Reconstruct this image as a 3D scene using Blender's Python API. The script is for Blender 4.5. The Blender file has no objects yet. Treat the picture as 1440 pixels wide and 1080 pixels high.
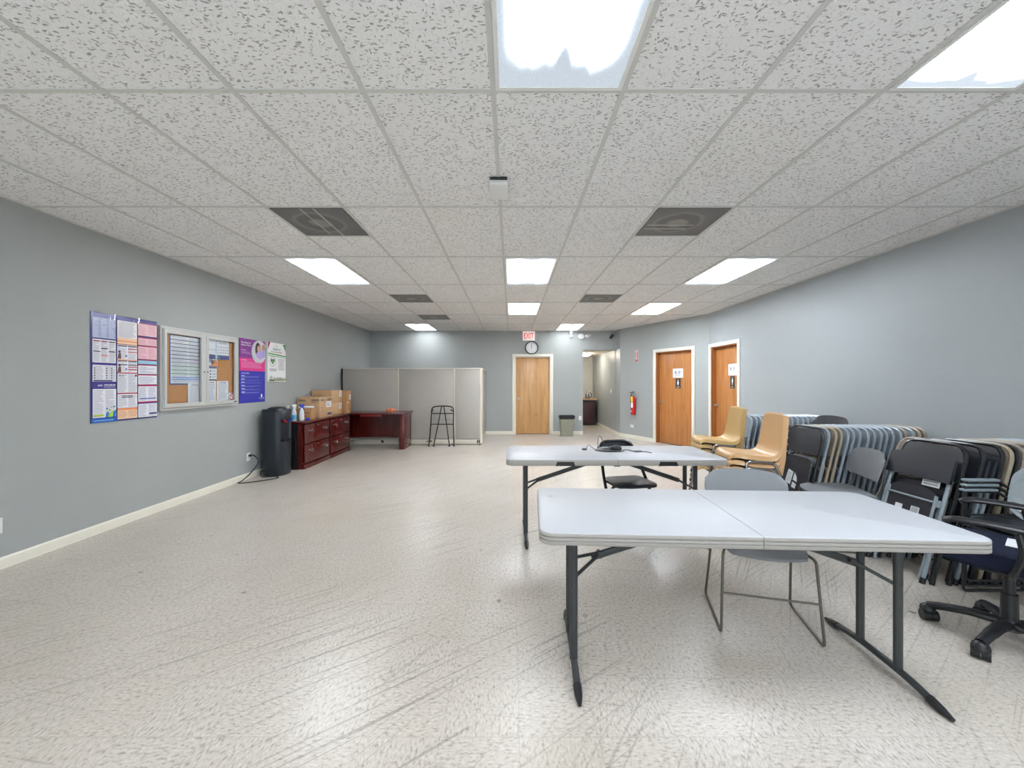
import bpy, bmesh, math, random
from mathutils import Vector, Matrix, Euler
random.seed(7)
S = bpy.context.scene
COL = S.collection
PI = math.pi
H = 2.74            # ceiling height
XL, XR = -3.75, 3.92
YB = 10.45          # far wall
YF = -2.4           # wall behind the photographer

# ------------------------------------------------------------------ colours and materials
def lin(c):
    c = c / 255.0
    return c / 12.92 if c <= 0.04045 else ((c + 0.055) / 1.055) ** 2.4
def C(r, g, b): return (lin(r), lin(g), lin(b), 1.0)

class NT:
    """small wrapper for node graphs"""
    def __init__(s, name):
        s.m = bpy.data.materials.new(name); s.m.use_nodes = True
        s.t = s.m.node_tree; s.b = s.t.nodes['Principled BSDF']
    def n(s, typ, **kw):
        nd = s.t.nodes.new(typ)
        for k, v in kw.items(): setattr(nd, k, v)
        return nd
    def l(s, a, b): s.t.links.new(a, b)
    def math(s, op, a, b=None, c=None, clamp=False):
        nd = s.n('ShaderNodeMath', operation=op); nd.use_clamp = clamp
        for i, v in enumerate((a, b, c)):
            if v is None: continue
            if isinstance(v, (int, float)): nd.inputs[i].default_value = v
            else: s.l(v, nd.inputs[i])
        return nd.outputs[0]
    def mix(s, f, a, b):
        nd = s.n('ShaderNodeMix', data_type='RGBA')
        for k, v in ((0, f), (6, a), (7, b)):
            if isinstance(v, (int, float, tuple)): nd.inputs[k].default_value = v
            else: s.l(v, nd.inputs[k])
        return nd.outputs[2]
    def ramp(s, f, stops):
        nd = s.n('ShaderNodeValToRGB'); e = nd.color_ramp.elements
        while len(e) < len(stops): e.new(0.5)
        for el, (p, c) in zip(e, stops):
            el.position = p; el.color = c if isinstance(c, tuple) else (c, c, c, 1)
        s.l(f, nd.inputs[0]); return nd.outputs[0]
    def coord(s, kind='Object', scale=(1, 1, 1), rot=(0, 0, 0), loc=(0, 0, 0)):
        tc = s.n('ShaderNodeTexCoord'); mp = s.n('ShaderNodeMapping')
        mp.inputs['Scale'].default_value = scale; mp.inputs['Rotation'].default_value = rot
        mp.inputs['Location'].default_value = loc
        s.l(tc.outputs[kind], mp.inputs[0]); return mp.outputs[0]
    def noise(s, v, scale, detail=2, rough=0.5, dist=0):
        nd = s.n('ShaderNodeTexNoise'); nd.inputs['Scale'].default_value = scale
        nd.inputs['Detail'].default_value = detail; nd.inputs['Roughness'].default_value = rough
        nd.inputs['Distortion'].default_value = dist
        s.l(v, nd.inputs['Vector']); return nd.outputs['Fac']
    def vor(s, v, scale, feature='F1', rand=1.0):
        nd = s.n('ShaderNodeTexVoronoi', feature=feature); nd.inputs['Scale'].default_value = scale
        nd.inputs['Randomness'].default_value = rand
        s.l(v, nd.inputs['Vector']); return nd
    def bump(s, h, strength, dist=0.01):
        nd = s.n('ShaderNodeBump'); nd.inputs['Strength'].default_value = strength
        nd.inputs['Distance'].default_value = dist
        s.l(h, nd.inputs['Height']); s.l(nd.outputs[0], s.b.inputs['Normal'])
    def set(s, **kw):
        for k, v in kw.items():
            i = s.b.inputs[k.replace('_', ' ')]
            if isinstance(v, (int, float, tuple)): i.default_value = v
            else: s.l(v, i)

def shade(c, f): return (min(1, c[0] * f), min(1, c[1] * f), min(1, c[2] * f), 1)
def pm(name, col, rough=0.5, metal=0.0, var=0.08, scale=40.0, bump=0.0, spec=0.5, coat=0.0, bdist=0.002):
    k = NT(name); v = k.coord('Object')
    f = k.noise(v, scale, 3)
    k.set(Base_Color=k.mix(f, shade(col, 1 - var), shade(col, 1 + var)), Roughness=rough, Metallic=metal)
    k.b.inputs['Specular IOR Level'].default_value = spec
    k.b.inputs['Coat Weight'].default_value = coat
    if bump: k.bump(f, bump, bdist)
    return k.m

def mat_wall(name, col, rough=0.55):
    k = NT(name); v = k.coord('Object')
    f = k.noise(v, 1.3, 3); g = k.noise(v, 140, 2)
    k.set(Base_Color=k.mix(f, shade(col, .96), shade(col, 1.04)), Roughness=rough)
    k.b.inputs['Specular IOR Level'].default_value = 0.35
    k.bump(g, 0.12, 0.002); return k.m

def mat_floor():
    k = NT('vinyl_tile'); v = k.coord('Object')
    sep = k.n('ShaderNodeSeparateXYZ'); k.l(v, sep.inputs[0])
    # mottled chips of the composition tile, direction turned tile by tile
    tx = k.math('FLOOR', k.math('DIVIDE', k.math('SUBTRACT', sep.outputs[0], 0.03), 0.3048))
    ty = k.math('FLOOR', k.math('DIVIDE', sep.outputs[1], 0.3048))
    par = k.math('MODULO', k.math('ABSOLUTE', k.math('ADD', tx, ty)), 2.0)
    va = k.coord('Object', scale=(95, 42, 1)); vb = k.coord('Object', scale=(42, 95, 1))
    na = k.noise(va, 1.0, 2, .6); nb = k.noise(vb, 1.0, 2, .6)
    nd = k.n('ShaderNodeMix', data_type='FLOAT'); k.l(par, nd.inputs[0]); k.l(na, nd.inputs[2]); k.l(nb, nd.inputs[3])
    chip = nd.outputs[0]
    base = k.ramp(chip, [(0.28, C(142, 133, 120)), (0.45, C(192, 184, 176)), (0.62, C(203, 196, 189)), (0.8, C(221, 215, 209))])
    tile = k.n('ShaderNodeTexWhiteNoise', noise_dimensions='2D')
    cmb = k.n('ShaderNodeCombineXYZ'); k.l(tx, cmb.inputs[0]); k.l(ty, cmb.inputs[1]); k.l(cmb.outputs[0], tile.inputs['Vector'])
    base = k.mix(k.math('MULTIPLY', tile.outputs['Value'], 0.16), base, C(196, 188, 168))
    # worn traffic stains
    st = k.ramp(k.noise(v, 0.9, 3, .5), [(0.38, 0.0), (0.72, 1.0)])
    base = k.mix(k.math('MULTIPLY', st, 0.34), base, C(160, 150, 132))
    # scuffs: long thin drag marks in four directions, grouped in worn areas
    for i, (ang, sc, lo, wt) in enumerate([(-0.62, (1.0, 60, 1), .605, .46), (0.15, (1.3, 70, 1), .65, .32), (-1.35, (1.5, 65, 1), .65, .28), (-0.95, (.9, 90, 1), .61, .38)]):
        m1 = k.n('ShaderNodeMapping'); m1.inputs['Rotation'].default_value = (0, 0, ang); k.l(v, m1.inputs[0])
        m2 = k.n('ShaderNodeMapping'); m2.inputs['Scale'].default_value = sc; m2.inputs['Location'].default_value = (i * 3.1, i * 1.7, 0); k.l(m1.outputs[0], m2.inputs[0])
        s1 = k.ramp(k.noise(m2.outputs[0], 1.0, 1.5, .5, .15), [(lo, 0.0), (lo + .07, 1.0)])
        reg = k.ramp(k.noise(k.coord('Object', loc=(i * 2.3, 5.0 - i, 0)), 0.55, 2), [(0.40, 0.0), (0.60, 1.0)])
        base = k.mix(k.math('MULTIPLY', k.math('MULTIPLY', s1, reg), wt), base, C(92, 86, 78))
    # black heel marks
    hv = k.vor(k.coord('Object', scale=(1.0, .8, 1)), 1.25); hv.voronoi_dimensions = '2D'
    hs = k.n('ShaderNodeSeparateColor'); k.l(hv.outputs['Color'], hs.inputs[0])
    hd = k.math('ADD', hv.outputs['Distance'], k.math('MULTIPLY', k.noise(v, 38, 2), 0.05))
    heel = k.math('MULTIPLY', k.ramp(hd, [(0.030, 1.0), (0.050, 0.0)]), hs.outputs[0])
    base = k.mix(k.math('MULTIPLY', heel, 0.75), base, C(52, 48, 44))
    # joints
    fx = k.math('FRACT', k.math('DIVIDE', k.math('SUBTRACT', sep.outputs[0], 0.03), 0.3048))
    fy = k.math('FRACT', k.math('DIVIDE', sep.outputs[1], 0.3048))
    jx = k.math('LESS_THAN', k.math('ABSOLUTE', k.math('SUBTRACT', fx, .004)), 0.004)
    jy = k.math('LESS_THAN', k.math('ABSOLUTE', k.math('SUBTRACT', fy, .004)), 0.004)
    j = k.math('MAXIMUM', jx, jy)
    base = k.mix(k.math('MULTIPLY', j, 0.30), base, C(120, 112, 96))
    rg = k.math('ADD', 0.277, k.math('MULTIPLY', k.noise(v, 2.2, 4, .6), 0.05))
    k.set(Base_Color=base, Roughness=rg)
    k.b.inputs['Specular IOR Level'].default_value = 0.5
    k.bump(k.noise(v, 7, 2), 0.05, 0.01)
    return k.m

def mat_ceiling():
    k = NT('acoustic_tile'); v = k.coord('Object')
    w = k.n('ShaderNodeTexNoise'); w.inputs['Scale'].default_value = 30; k.l(v, w.inputs['Vector'])
    off = k.n('ShaderNodeVectorMath', operation='MULTIPLY_ADD'); k.l(w.outputs['Color'], off.inputs[0])
    off.inputs[1].default_value = (0.03, 0.03, 0); k.l(v, off.inputs[2])
    mp = k.n('ShaderNodeMapping'); mp.inputs['Scale'].default_value = (28, 80, 1); k.l(off.outputs[0], mp.inputs[0])
    va = k.vor(mp.outputs[0], 1.0)
    mp2 = k.n('ShaderNodeMapping'); mp2.inputs['Scale'].default_value = (70, 40, 1); mp2.inputs['Rotation'].default_value = (0, 0, .5); k.l(off.outputs[0], mp2.inputs[0])
    vb = k.vor(mp2.outputs[0], 1.0)
    gate = k.ramp(k.noise(v, 16, 2), [(.42, 0.0), (.56, 1.0)])
    fa = k.ramp(va.outputs['Distance'], [(0.20, 1.0), (0.33, 0.0)])
    fb = k.math('MULTIPLY', k.ramp(vb.outputs['Distance'], [(0.18, 1.0), (0.30, 0.0)]), gate)
    pin = k.ramp(k.vor(v, 120).outputs['Distance'], [(.16, .45), (.28, 0.0)])
    f = k.math('MAXIMUM', k.math('MAXIMUM', fa, fb), pin)
    base = k.mix(k.noise(v, 2.0, 3), C(236, 235, 233), C(242, 241, 239))
    base = k.mix(k.math('MULTIPLY', f, 0.72), base, C(122, 119, 112))
    stain = k.ramp(k.noise(v, .5, 3), [(.56, 0.0), (.75, 1.0)])
    base = k.mix(k.math('MULTIPLY', stain, .12), base, C(214, 196, 168))
    k.set(Base_Color=base, Roughness=0.95)
    k.b.inputs['Specular IOR Level'].default_value = 0.1
    k.bump(k.math('SUBTRACT', 1.0, f), 0.4, 0.004)
    return k.m

def mat_wood(name, c0, c1, c2, rough=0.35, sx=14.0, sz=0.8, axis='Z', dist=3.0, coat=0.1):
    k = NT(name)
    sc = {'Z': (sx, sx, sz), 'X': (sz, sx, sx), 'Y': (sx, sz, sx)}[axis]
    v = k.coord('Object', scale=sc)
    a = k.noise(v, 1.2, 4, .55, dist * .4); b = k.noise(k.coord('Object', scale=tuple(8 * s for s in sc)), 1.0, 3, .6)
    f = k.math('ADD', k.math('MULTIPLY', a, .7), k.math('MULTIPLY', b, .3))
    k.set(Base_Color=k.ramp(f, [(.3, c0), (.5, c1), (.7, c2)]), Roughness=rough)
    k.b.inputs['Coat Weight'].default_value = coat; k.b.inputs['Coat Roughness'].default_value = .2
    return k.m

def mat_fabric(name, col, scale=300, var=.18):
    k = NT(name); v = k.coord('Object')
    f = k.math('ADD', k.math('MULTIPLY', k.noise(v, scale, 2), .7), k.math('MULTIPLY', k.noise(v, 8, 2), .3))
    k.set(Base_Color=k.mix(f, shade(col, 1 - var), shade(col, 1 + var)), Roughness=0.9)
    k.b.inputs['Specular IOR Level'].default_value = .2
    k.bump(f, .25, .002); return k.m

def mat_art(name, rough=0.4):
    k = NT(name); a = k.n('ShaderNodeVertexColor'); a.layer_name = 'print'
    f = k.noise(k.coord('Object'), 60, 2)
    k.set(Base_Color=k.mix(k.math('MULTIPLY', f, .04), a.outputs['Color'], C(200, 200, 200)), Roughness=rough)
    return k.m

def mat_glass(name, refl=0.04):
    k = NT(name); out = k.t.nodes['Material Output']
    tr = k.n('ShaderNodeBsdfTransparent'); tr.inputs[0].default_value = (.97, .98, .98, 1)
    gl = k.n('ShaderNodeBsdfGlossy'); gl.inputs['Roughness'].default_value = .03
    lw = k.n('ShaderNodeLayerWeight'); lw.inputs[0].default_value = .25
    mx = k.n('ShaderNodeMixShader')
    k.l(k.math('MULTIPLY_ADD', k.math('POWER', lw.outputs['Facing'], 3.0), .5, refl), mx.inputs[0]); k.l(tr.outputs[0], mx.inputs[1]); k.l(gl.outputs[0], mx.inputs[2])
    k.l(mx.outputs[0], out.inputs[0]); return k.m

LAMP = 16.5
def mat_diffuser(name, edge=0.9, peak=LAMP, wx=.05, wy=.08, pw=1.0, split=0.0, tint=(0.93, .965, 1.0, 1)):
    """prismatic panel: two tubes glow behind it, its margins stay dim"""
    k = NT(name); out = k.t.nodes['Material Output']
    tc = k.n('ShaderNodeTexCoord'); sep = k.n('ShaderNodeSeparateXYZ'); k.l(tc.outputs['Object'], sep.inputs[0])
    ax = k.math('ABSOLUTE', sep.outputs[0]); ay = k.math('ABSOLUTE', sep.outputs[1])
    wob = k.math('MULTIPLY', k.noise(k.coord('Object', scale=(11, 1.5, 1)), 1.0, 1), .03)
    ex = k.math('SUBTRACT', .283, ax)
    ey = k.math('SUBTRACT', k.math('SUBTRACT', .588, ay), k.math('MULTIPLY', wob, 1.6 * wy / .08))
    # the glow of each tube ends in a round lobe, leaving a notch between the two
    lobe = k.math('MULTIPLY', k.math('ABSOLUTE', k.math('SUBTRACT', ax, .13)), wy * 3.0)
    ey = k.math('SUBTRACT', ey, k.math('MULTIPLY', lobe, .8))
    ntc = k.n('ShaderNodeMapRange', interpolation_type='SMOOTHSTEP'); k.l(ax, ntc.inputs[0]); ntc.inputs[1].default_value = .045; ntc.inputs[2].default_value = 0.0
    ey = k.math('SUBTRACT', ey, k.math('MULTIPLY', ntc.outputs[0], wy * .45))
    def ss(x, a, b):
        nd = k.n('ShaderNodeMapRange', interpolation_type='SMOOTHSTEP'); k.l(x, nd.inputs[0])
        nd.inputs[1].default_value = a; nd.inputs[2].default_value = b; return nd.outputs[0]
    f1 = k.math('MULTIPLY', ss(ex, 0.0, wx), ss(ey, 0.0, wy))
    f = k.math('POWER', f1, pw)
    if split:
        f = k.math('MULTIPLY', f, k.math('SUBTRACT', 1.0, k.math('MULTIPLY', k.math('SUBTRACT', 1.0, ss(k.math('ABSOLUTE', k.math('SUBTRACT', sep.outputs[0], .06)), .012, .06)), split)))
    pr = k.math('ADD', .94, k.math('MULTIPLY', k.vor(k.coord('Object'), 150).outputs['Distance'], .16))
    st = k.math('MULTIPLY', pr, k.math('ADD', k.math('ADD', edge, k.math('MULTIPLY', f1, .5)), k.math('MULTIPLY', f, peak)))
    em = k.n('ShaderNodeEmission'); k.l(st, em.inputs[1])
    k.l(k.mix(k.math('MULTIPLY', f, 1.0, clamp=True), (.80, .90, 1.0, 1), tint), em.inputs[0])
    k.l(em.outputs[0], out.inputs[0]); return k.m

def mat_vent(name):
    k = NT(name)
    tc = k.n('ShaderNodeTexCoord'); sep = k.n('ShaderNodeSeparateXYZ'); k.l(tc.outputs['Object'], sep.inputs[0])
    v = k.coord('Object')
    r = k.math('SQRT', k.math('ADD', k.math('POWER', k.math('ADD', sep.outputs[0], .02), 2.0), k.math('POWER', sep.outputs[1], 2.0)))
    rn = k.math('ADD', r, k.math('MULTIPLY', k.noise(v, 6, 2), .06))
    dust = k.ramp(rn, [(0.10, C(146, 145, 140)), (.13, C(104, 104, 102)), (.2, C(106, 106, 104)), (.225, C(136, 135, 130)), (.25, C(114, 114, 111)), (.4, C(105, 106, 105))])
    holes = k.ramp(k.vor(v, 160, rand=0.0).outputs['Distance'], [(.25, .5), (.4, 0.0)])
    base = k.mix(holes, dust, C(76, 76, 76))
    k.set(Base_Color=base, Roughness=.6); return k.m

M = {}
M['wall'] = mat_wall('wall_paint_grey', C(164, 168, 167))
M['wall_sheen'] = mat_wall('wall_paint_grey_satin', C(164, 169, 171), .42)
M['wall_white'] = mat_wall('wall_paint_white', C(214, 213, 208))
M['floor'] = mat_floor()
M['ceil'] = mat_ceiling()
M['ceil_plain'] = mat_wall('ceiling_plain', C(214, 205, 192), .9)
M['grid'] = pm('ceiling_grid_paint', C(206, 205, 200), .6, var=.03)
M['trim'] = pm('trim_paint', C(232, 228, 214), .35, var=.03, scale=8)
M['door_pale'] = mat_wood('door_veneer_birch', C(176, 128, 78), C(196, 150, 98), C(210, 168, 118), sx=9, sz=.7, dist=2.2)
M['door_oak'] = mat_wood('door_veneer_oak', C(160, 98, 48), C(184, 122, 68), C(198, 140, 86), sx=26, sz=1.2, dist=1.2)
M['jamb'] = mat_wood('jamb_oak', C(140, 82, 40), C(160, 100, 54), C(172, 112, 64), sx=20)
M['mahog'] = mat_wood('mahogany_laminate', C(58, 14, 14), C(84, 24, 21), C(108, 38, 30), rough=.22, sx=16, sz=1.4, coat=.3)
M['mahog_top'] = mat_wood('mahogany_top', C(66, 20, 20), C(92, 32, 28), C(112, 44, 36), rough=.18, sx=12, sz=1.0, axis='Y', coat=.4)
M['mahog_bright'] = mat_wood('mahogany_drawer', C(120, 26, 26), C(150, 40, 34), C(160, 50, 40), rough=.3, axis='X')
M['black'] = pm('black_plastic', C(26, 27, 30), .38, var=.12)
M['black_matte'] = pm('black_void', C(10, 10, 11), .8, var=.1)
M['navyblack'] = pm('charcoal_navy_plastic', C(33, 36, 44), .42, var=.12, bump=.05)
M['cooler'] = pm('cooler_plastic', C(30, 38, 46), .3, var=.1, scale=10)
M['metal_black'] = pm('black_enamel', C(24, 26, 28), .32, var=.1, coat=.2)
M['leg_table'] = pm('table_leg_enamel', C(52, 56, 57), .4, var=.1)
M['chrome'] = pm('chrome', C(170, 170, 172), .16, 1.0, var=.03)
M['steel'] = pm('brushed_steel', C(180, 180, 178), .3, 1.0, var=.06)
M['alu'] = pm('aluminium_frame', C(200, 201, 198), .42, .35, var=.05)
M['grey_metal'] = pm('grey_paint_metal', C(138, 150, 156), .38, .1, var=.06)
M['bluegrey'] = pm('blue_grey_metal', C(150, 160, 168), .3, .15, var=.08)
M['bluegrey_pad'] = pm('blue_grey_sheet', C(130, 139, 147), .36, .1, var=.08)
M['beige_metal'] = pm('beige_metal', C(164, 152, 130), .34, .1, var=.06)
M['beige_pad'] = pm('beige_sheet', C(126, 116, 100), .4, .05, var=.08)
M['taupe_metal'] = pm('taupe_metal', C(150, 138, 128), .38, .05, var=.06)
M['taupe_pad'] = pm('taupe_sheet', C(108, 98, 92), .45, .05, var=.08)
M['black_pad'] = pm('black_vinyl', C(29, 31, 38), .4, var=.12, bump=.06)
M['grey_pad'] = pm('grey_polypropylene', C(128, 131, 135), .5, var=.06, scale=200, bump=.06)
M['grey_pad_light'] = pm('pale_grey_polypropylene', C(158, 166, 170), .5, var=.05, scale=200, bump=.05)
M['sled'] = pm('warm_grey_rod', C(104, 100, 92), .34, .5, var=.05)
M['table_top'] = pm('table_plastic', C(172, 174, 179), .46, var=.02, scale=260, bump=.08, bdist=.001)
M['table_edge'] = pm('table_plastic_edge', C(160, 156, 150), .5, var=.04)
M['tan'] = pm('tan_shell', C(205, 164, 118), .3, var=.03, scale=200, bump=.04, bdist=.001)
M['olive'] = pm('mustard_shell', C(190, 158, 104), .3, var=.03, scale=200, bump=.04, bdist=.001)
M['navy_fabric'] = mat_fabric('navy_seat_cloth', C(24, 29, 48))
M['part_fabric'] = mat_fabric('partition_cloth', C(172, 168, 162), 220, .06)
M['part_trim'] = pm('partition_trim', C(206, 200, 186), .45, var=.03)
M['cardboard'] = pm('cardboard', C(196, 160, 122), .85, var=.06, scale=12)
M['cardboard_dark'] = pm('cardboard_tan', C(178, 134, 90), .8, var=.07, scale=12)
M['paper'] = pm('white_paper', C(232, 233, 235), .7, var=.02)
M['white_plastic'] = pm('white_plastic', C(228, 228, 224), .4, var=.02)
M['red'] = pm('red_enamel', C(196, 22, 26), .25, var=.04, coat=.3)
M['red_plastic'] = pm('red_plastic', C(205, 40, 34), .35, var=.04)
M['yellow'] = pm('yellow_tag', C(240, 196, 50), .6, var=.03)
M['blue_plastic'] = pm('blue_plastic', C(38, 60, 180), .3, var=.05)
M['bottle'] = pm('bottle_plastic', C(214, 226, 236), .2, var=.04)
M['bottle_blue'] = pm('bottle_blue_fill', C(88, 178, 226), .2, var=.05)
M['trash'] = pm('grey_green_plastic', C(140, 140, 124), .5, var=.04)
M['cork'] = pm('cork', C(186, 132, 82), .9, var=.18, scale=160, bump=.2)
M['art'] = mat_art('printed_paper', .42)
M['art_gloss'] = mat_art('laminated_print', .16)
M['glass'] = mat_glass('cabinet_glass')
M['orange'] = pm('orange_cloth', C(226, 138, 96), .8, var=.2, scale=60)
M['counter_wood'] = mat_wood('counter_oak', C(170, 130, 92), C(196, 158, 118), C(206, 172, 134), axis='X')
M['maroon'] = pm('maroon_door', C(70, 40, 46), .4, var=.08)
M['vent'] = mat_vent('vent_panel')
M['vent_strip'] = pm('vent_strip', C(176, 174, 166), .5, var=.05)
M['lens'] = mat_diffuser('light_panel', peak=LAMP * 1.15)
M['lens_far'] = mat_diffuser('light_panel_boosted', peak=LAMP * 2.5)  # extra emission, raised to brighten the far end of the room
M['lens_end'] = mat_diffuser('light_panel_end', peak=LAMP * .62)
M['lens_cool'] = mat_diffuser('light_panel_cool', peak=LAMP * 1.3, tint=(.84, .92, 1.0, 1))
M['lens_far_cool'] = mat_diffuser('light_panel_cool_boosted', peak=LAMP * 2.1, tint=(.86, .93, 1.0, 1))
M['lens_near'] = mat_diffuser('light_panel_prismatic', edge=.74, peak=LAMP * 1.3, wx=.13, wy=.17, pw=2.6)
M['lens_split'] = mat_diffuser('light_panel_two_tubes', edge=.8, split=.985)
k = NT('hall_lamp'); k.set(Base_Color=C(250, 240, 220), Emission_Color=C(255, 246, 228), Emission_Strength=60.0); M['hall_lamp'] = k.m
k = NT('exit_face'); k.set(Base_Color=C(240, 238, 236), Roughness=.4, Emission_Color=C(255, 240, 236), Emission_Strength=.35); M['exit_face'] = k.m
k = NT('exit_letter'); k.set(Base_Color=C(220, 60, 60), Roughness=.4, Emission_Color=C(240, 80, 84), Emission_Strength=.5); M['exit_red'] = k.m

# ------------------------------------------------------------------ geometry helper
def fillet(pts, r, n=5):
    """round the inner corners of a polyline"""
    P = [Vector(p) for p in pts]; out = [P[0]]
    for i in range(1, len(P) - 1):
        a, b, c = P[i - 1], P[i], P[i + 1]
        d1, d2 = (a - b), (c - b)
        q = min(r, d1.length * .49, d2.length * .49)
        p1, p2 = b + d1.normalized() * q, b + d2.normalized() * q
        for j in range(n + 1):
            t = j / n
            out.append((1 - t) ** 2 * p1 + 2 * t * (1 - t) * b + t * t * p2)
    out.append(P[-1]); return out

class G:
    def __init__(s): s.b = bmesh.new()
    def face(s, vs, mi=0):
        try:
            f = s.b.faces.new(vs); f.material_index = mi; return f
        except ValueError: return None
    def box(s, c, size, rot=None, mi=0, bevel=0.0, taper=None):
        hx, hy, hz = size[0] / 2, size[1] / 2, size[2] / 2
        R = Euler(rot).to_matrix() if rot else Matrix.Identity(3)
        vs = []
        for z in (-1, 1):
            f = taper if (taper and z < 0) else 1.0
            for x, y in ((-1, -1), (1, -1), (1, 1), (-1, 1)):
                vs.append(s.b.verts.new(Vector(c) + R @ Vector((x * hx * f, y * hy * f, z * hz))))
        fs = [s.face([vs[i] for i in q], mi) for q in ((3, 2, 1, 0), (4, 5, 6, 7), (0, 1, 5, 4), (1, 2, 6, 5), (2, 3, 7, 6), (3, 0, 4, 7))]
        if bevel:
            es = list({e for f in fs for e in f.edges})
            r = bmesh.ops.bevel(s.b, geom=es, offset=bevel, segments=2, affect='EDGES', profile=.5)
            for f in r['faces']: f.material_index = mi
        return s
    def loft(s, rings, mi=0, cap=True, closed=False):
        V = [[s.b.verts.new(p) for p in r] for r in rings]; n = len(V[0])
        rng = range(len(V)) if closed else range(len(V) - 1)
        for i in rng:
            a, b2 = V[i], V[(i + 1) % len(V)]
            for j in range(n): s.face([a[j], a[(j + 1) % n], b2[(j + 1) % n], b2[j]], mi)
        if cap and not closed:
            s.face(V[0][::-1], mi); s.face(V[-1], mi)
        return s
    def tube(s, pts, r, seg=8, mi=0, closed=False, r2=None):
        P = [Vector(p) for p in pts]
        if len(P) < 2: return s
        rings = []; up = None; n = len(P)
        for i in range(n):
            if closed: t = (P[(i + 1) % n] - P[i - 1])
            else: t = P[min(i + 1, n - 1)] - P[max(i - 1, 0)]
            if t.length < 1e-9: t = Vector((0, 0, 1))
            t.normalize()
            if up is None:
                up = Vector((0, 0, 1)) if abs(t.z) < .9 else Vector((0, 1, 0))
            x = up.cross(t)
            if x.length < 1e-6: x = Vector((1, 0, 0)).cross(t)
            x.normalize(); up = t.cross(x).normalized()
            rr = r[i] if isinstance(r, (list, tuple)) else r
            ry = r2 if r2 else rr
            rings.append([P[i] + x * (math.cos(2 * PI * j / seg) * rr) + up * (math.sin(2 * PI * j / seg) * ry) for j in range(seg)])
        return s.loft(rings, mi, True, closed)
    def cyl(s, p0, p1, r0, r1=None, seg=16, mi=0):
        return s.tube([p0, p1], [r0, r0 if r1 is None else r1], seg, mi)
    def lathe(s, prof, c=(0, 0, 0), seg=24, mi=0, axis='Z', cap=True):
        rings = []
        for r, z in prof:
            ring = []
            for j in range(seg):
                a = 2 * PI * j / seg; x, y = math.cos(a) * r, math.sin(a) * r
                p = {'Z': (x, y, z), 'Y': (x, -z, y), 'X': (z, x, y)}[axis]
                ring.append(Vector(c) + Vector(p))
            rings.append(ring)
        return s.loft(rings, mi, cap)
    def prism(s, poly, a, b, plane='XY', mi=0):
        def at(u, v, w): return {'XY': (u, v, w), 'XZ': (u, w, v), 'YZ': (w, u, v)}[plane]
        return s.loft([[Vector(at(u, v, a)) for u, v in poly], [Vector(at(u, v, b)) for u, v in poly]], mi)
    def sheet(s, fn, nu, nv, t, mi=0):
        """surface fn(u,v), u,v in 0..1, given a thickness"""
        P = [[Vector(fn(i / nu, j / nv)) for j in range(nv + 1)] for i in range(nu + 1)]
        A = []; B = []
        for i in range(nu + 1):
            ra = []; rb = []
            for j in range(nv + 1):
                du = P[min(i + 1, nu)][j] - P[max(i - 1, 0)][j]; dv = P[i][min(j + 1, nv)] - P[i][max(j - 1, 0)]
                n = du.cross(dv)
                n = n.normalized() if n.length > 1e-9 else Vector((0, 0, 1))
                ra.append(s.b.verts.new(P[i][j] + n * t / 2)); rb.append(s.b.verts.new(P[i][j] - n * t / 2))
            A.append(ra); B.append(rb)
        for i in range(nu):
            for j in range(nv):
                s.face([A[i][j], A[i + 1][j], A[i + 1][j + 1], A[i][j + 1]], mi)
                s.face([B[i][j], B[i][j + 1], B[i + 1][j + 1], B[i + 1][j]], mi)
        for i in range(nu):
            s.face([A[i][0], B[i][0], B[i + 1][0], A[i + 1][0]], mi); s.face([A[i][nv], A[i + 1][nv], B[i + 1][nv], B[i][nv]], mi)
        for j in range(nv):
            s.face([A[0][j], A[0][j + 1], B[0][j + 1], B[0][j]], mi); s.face([A[nu][j], B[nu][j], B[nu][j + 1], A[nu][j + 1]], mi)
        return s
    def go(s, name, mats, parent=None, loc=None, rotz=0.0, flat=False, ang=38):
        me = bpy.data.meshes.new(name)
        bmesh.ops.recalc_face_normals(s.b, faces=s.b.faces[:])
        s.b.to_mesh(me); s.b.free()
        for m in (mats if isinstance(mats, (list, tuple)) else [mats]): me.materials.append(M[m] if isinstance(m, str) else m)
        if not flat:
            for p in me.polygons: p.use_smooth = True
            me.set_sharp_from_angle(angle=math.radians(ang))
        o = bpy.data.objects.new(name, me); COL.objects.link(o)
        if parent: o.parent = parent
        if loc: o.location = loc
        if rotz: o.rotation_euler = (0, 0, rotz)
        return o

def thing(name, label, cat, loc=(0, 0, 0), rotz=0.0, group=None, tilt=0.0):
    o = bpy.data.objects.new(name, None); COL.objects.link(o); o.empty_display_size = .1
    o.location = loc; o.rotation_euler = (tilt, 0, rotz)
    o['label'] = label; o['category'] = cat
    if group: o['group'] = group
    return o
def tag(o, label, cat, group=None):
    o['label'] = label; o['category'] = cat
    if group: o['group'] = group
    return o
def struct(o, label=None):
    o['kind'] = 'structure'; o['label'] = label or o.name.replace('_', ' '); o['category'] = 'structure'
    return o
def dup(root, loc, rotz=0.0, label=None, group=None, tilt=0.0):
    r = root.copy(); COL.objects.link(r); r.location = loc; r.rotation_euler = (tilt, 0, rotz)
    if label: r['label'] = label
    if group: r['group'] = group
    for ch in list(root.children):
        c = ch.copy(); COL.objects.link(c); c.parent = r
        for g in list(ch.children):
            d = g.copy(); COL.objects.link(d); d.parent = c
    return r

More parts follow.
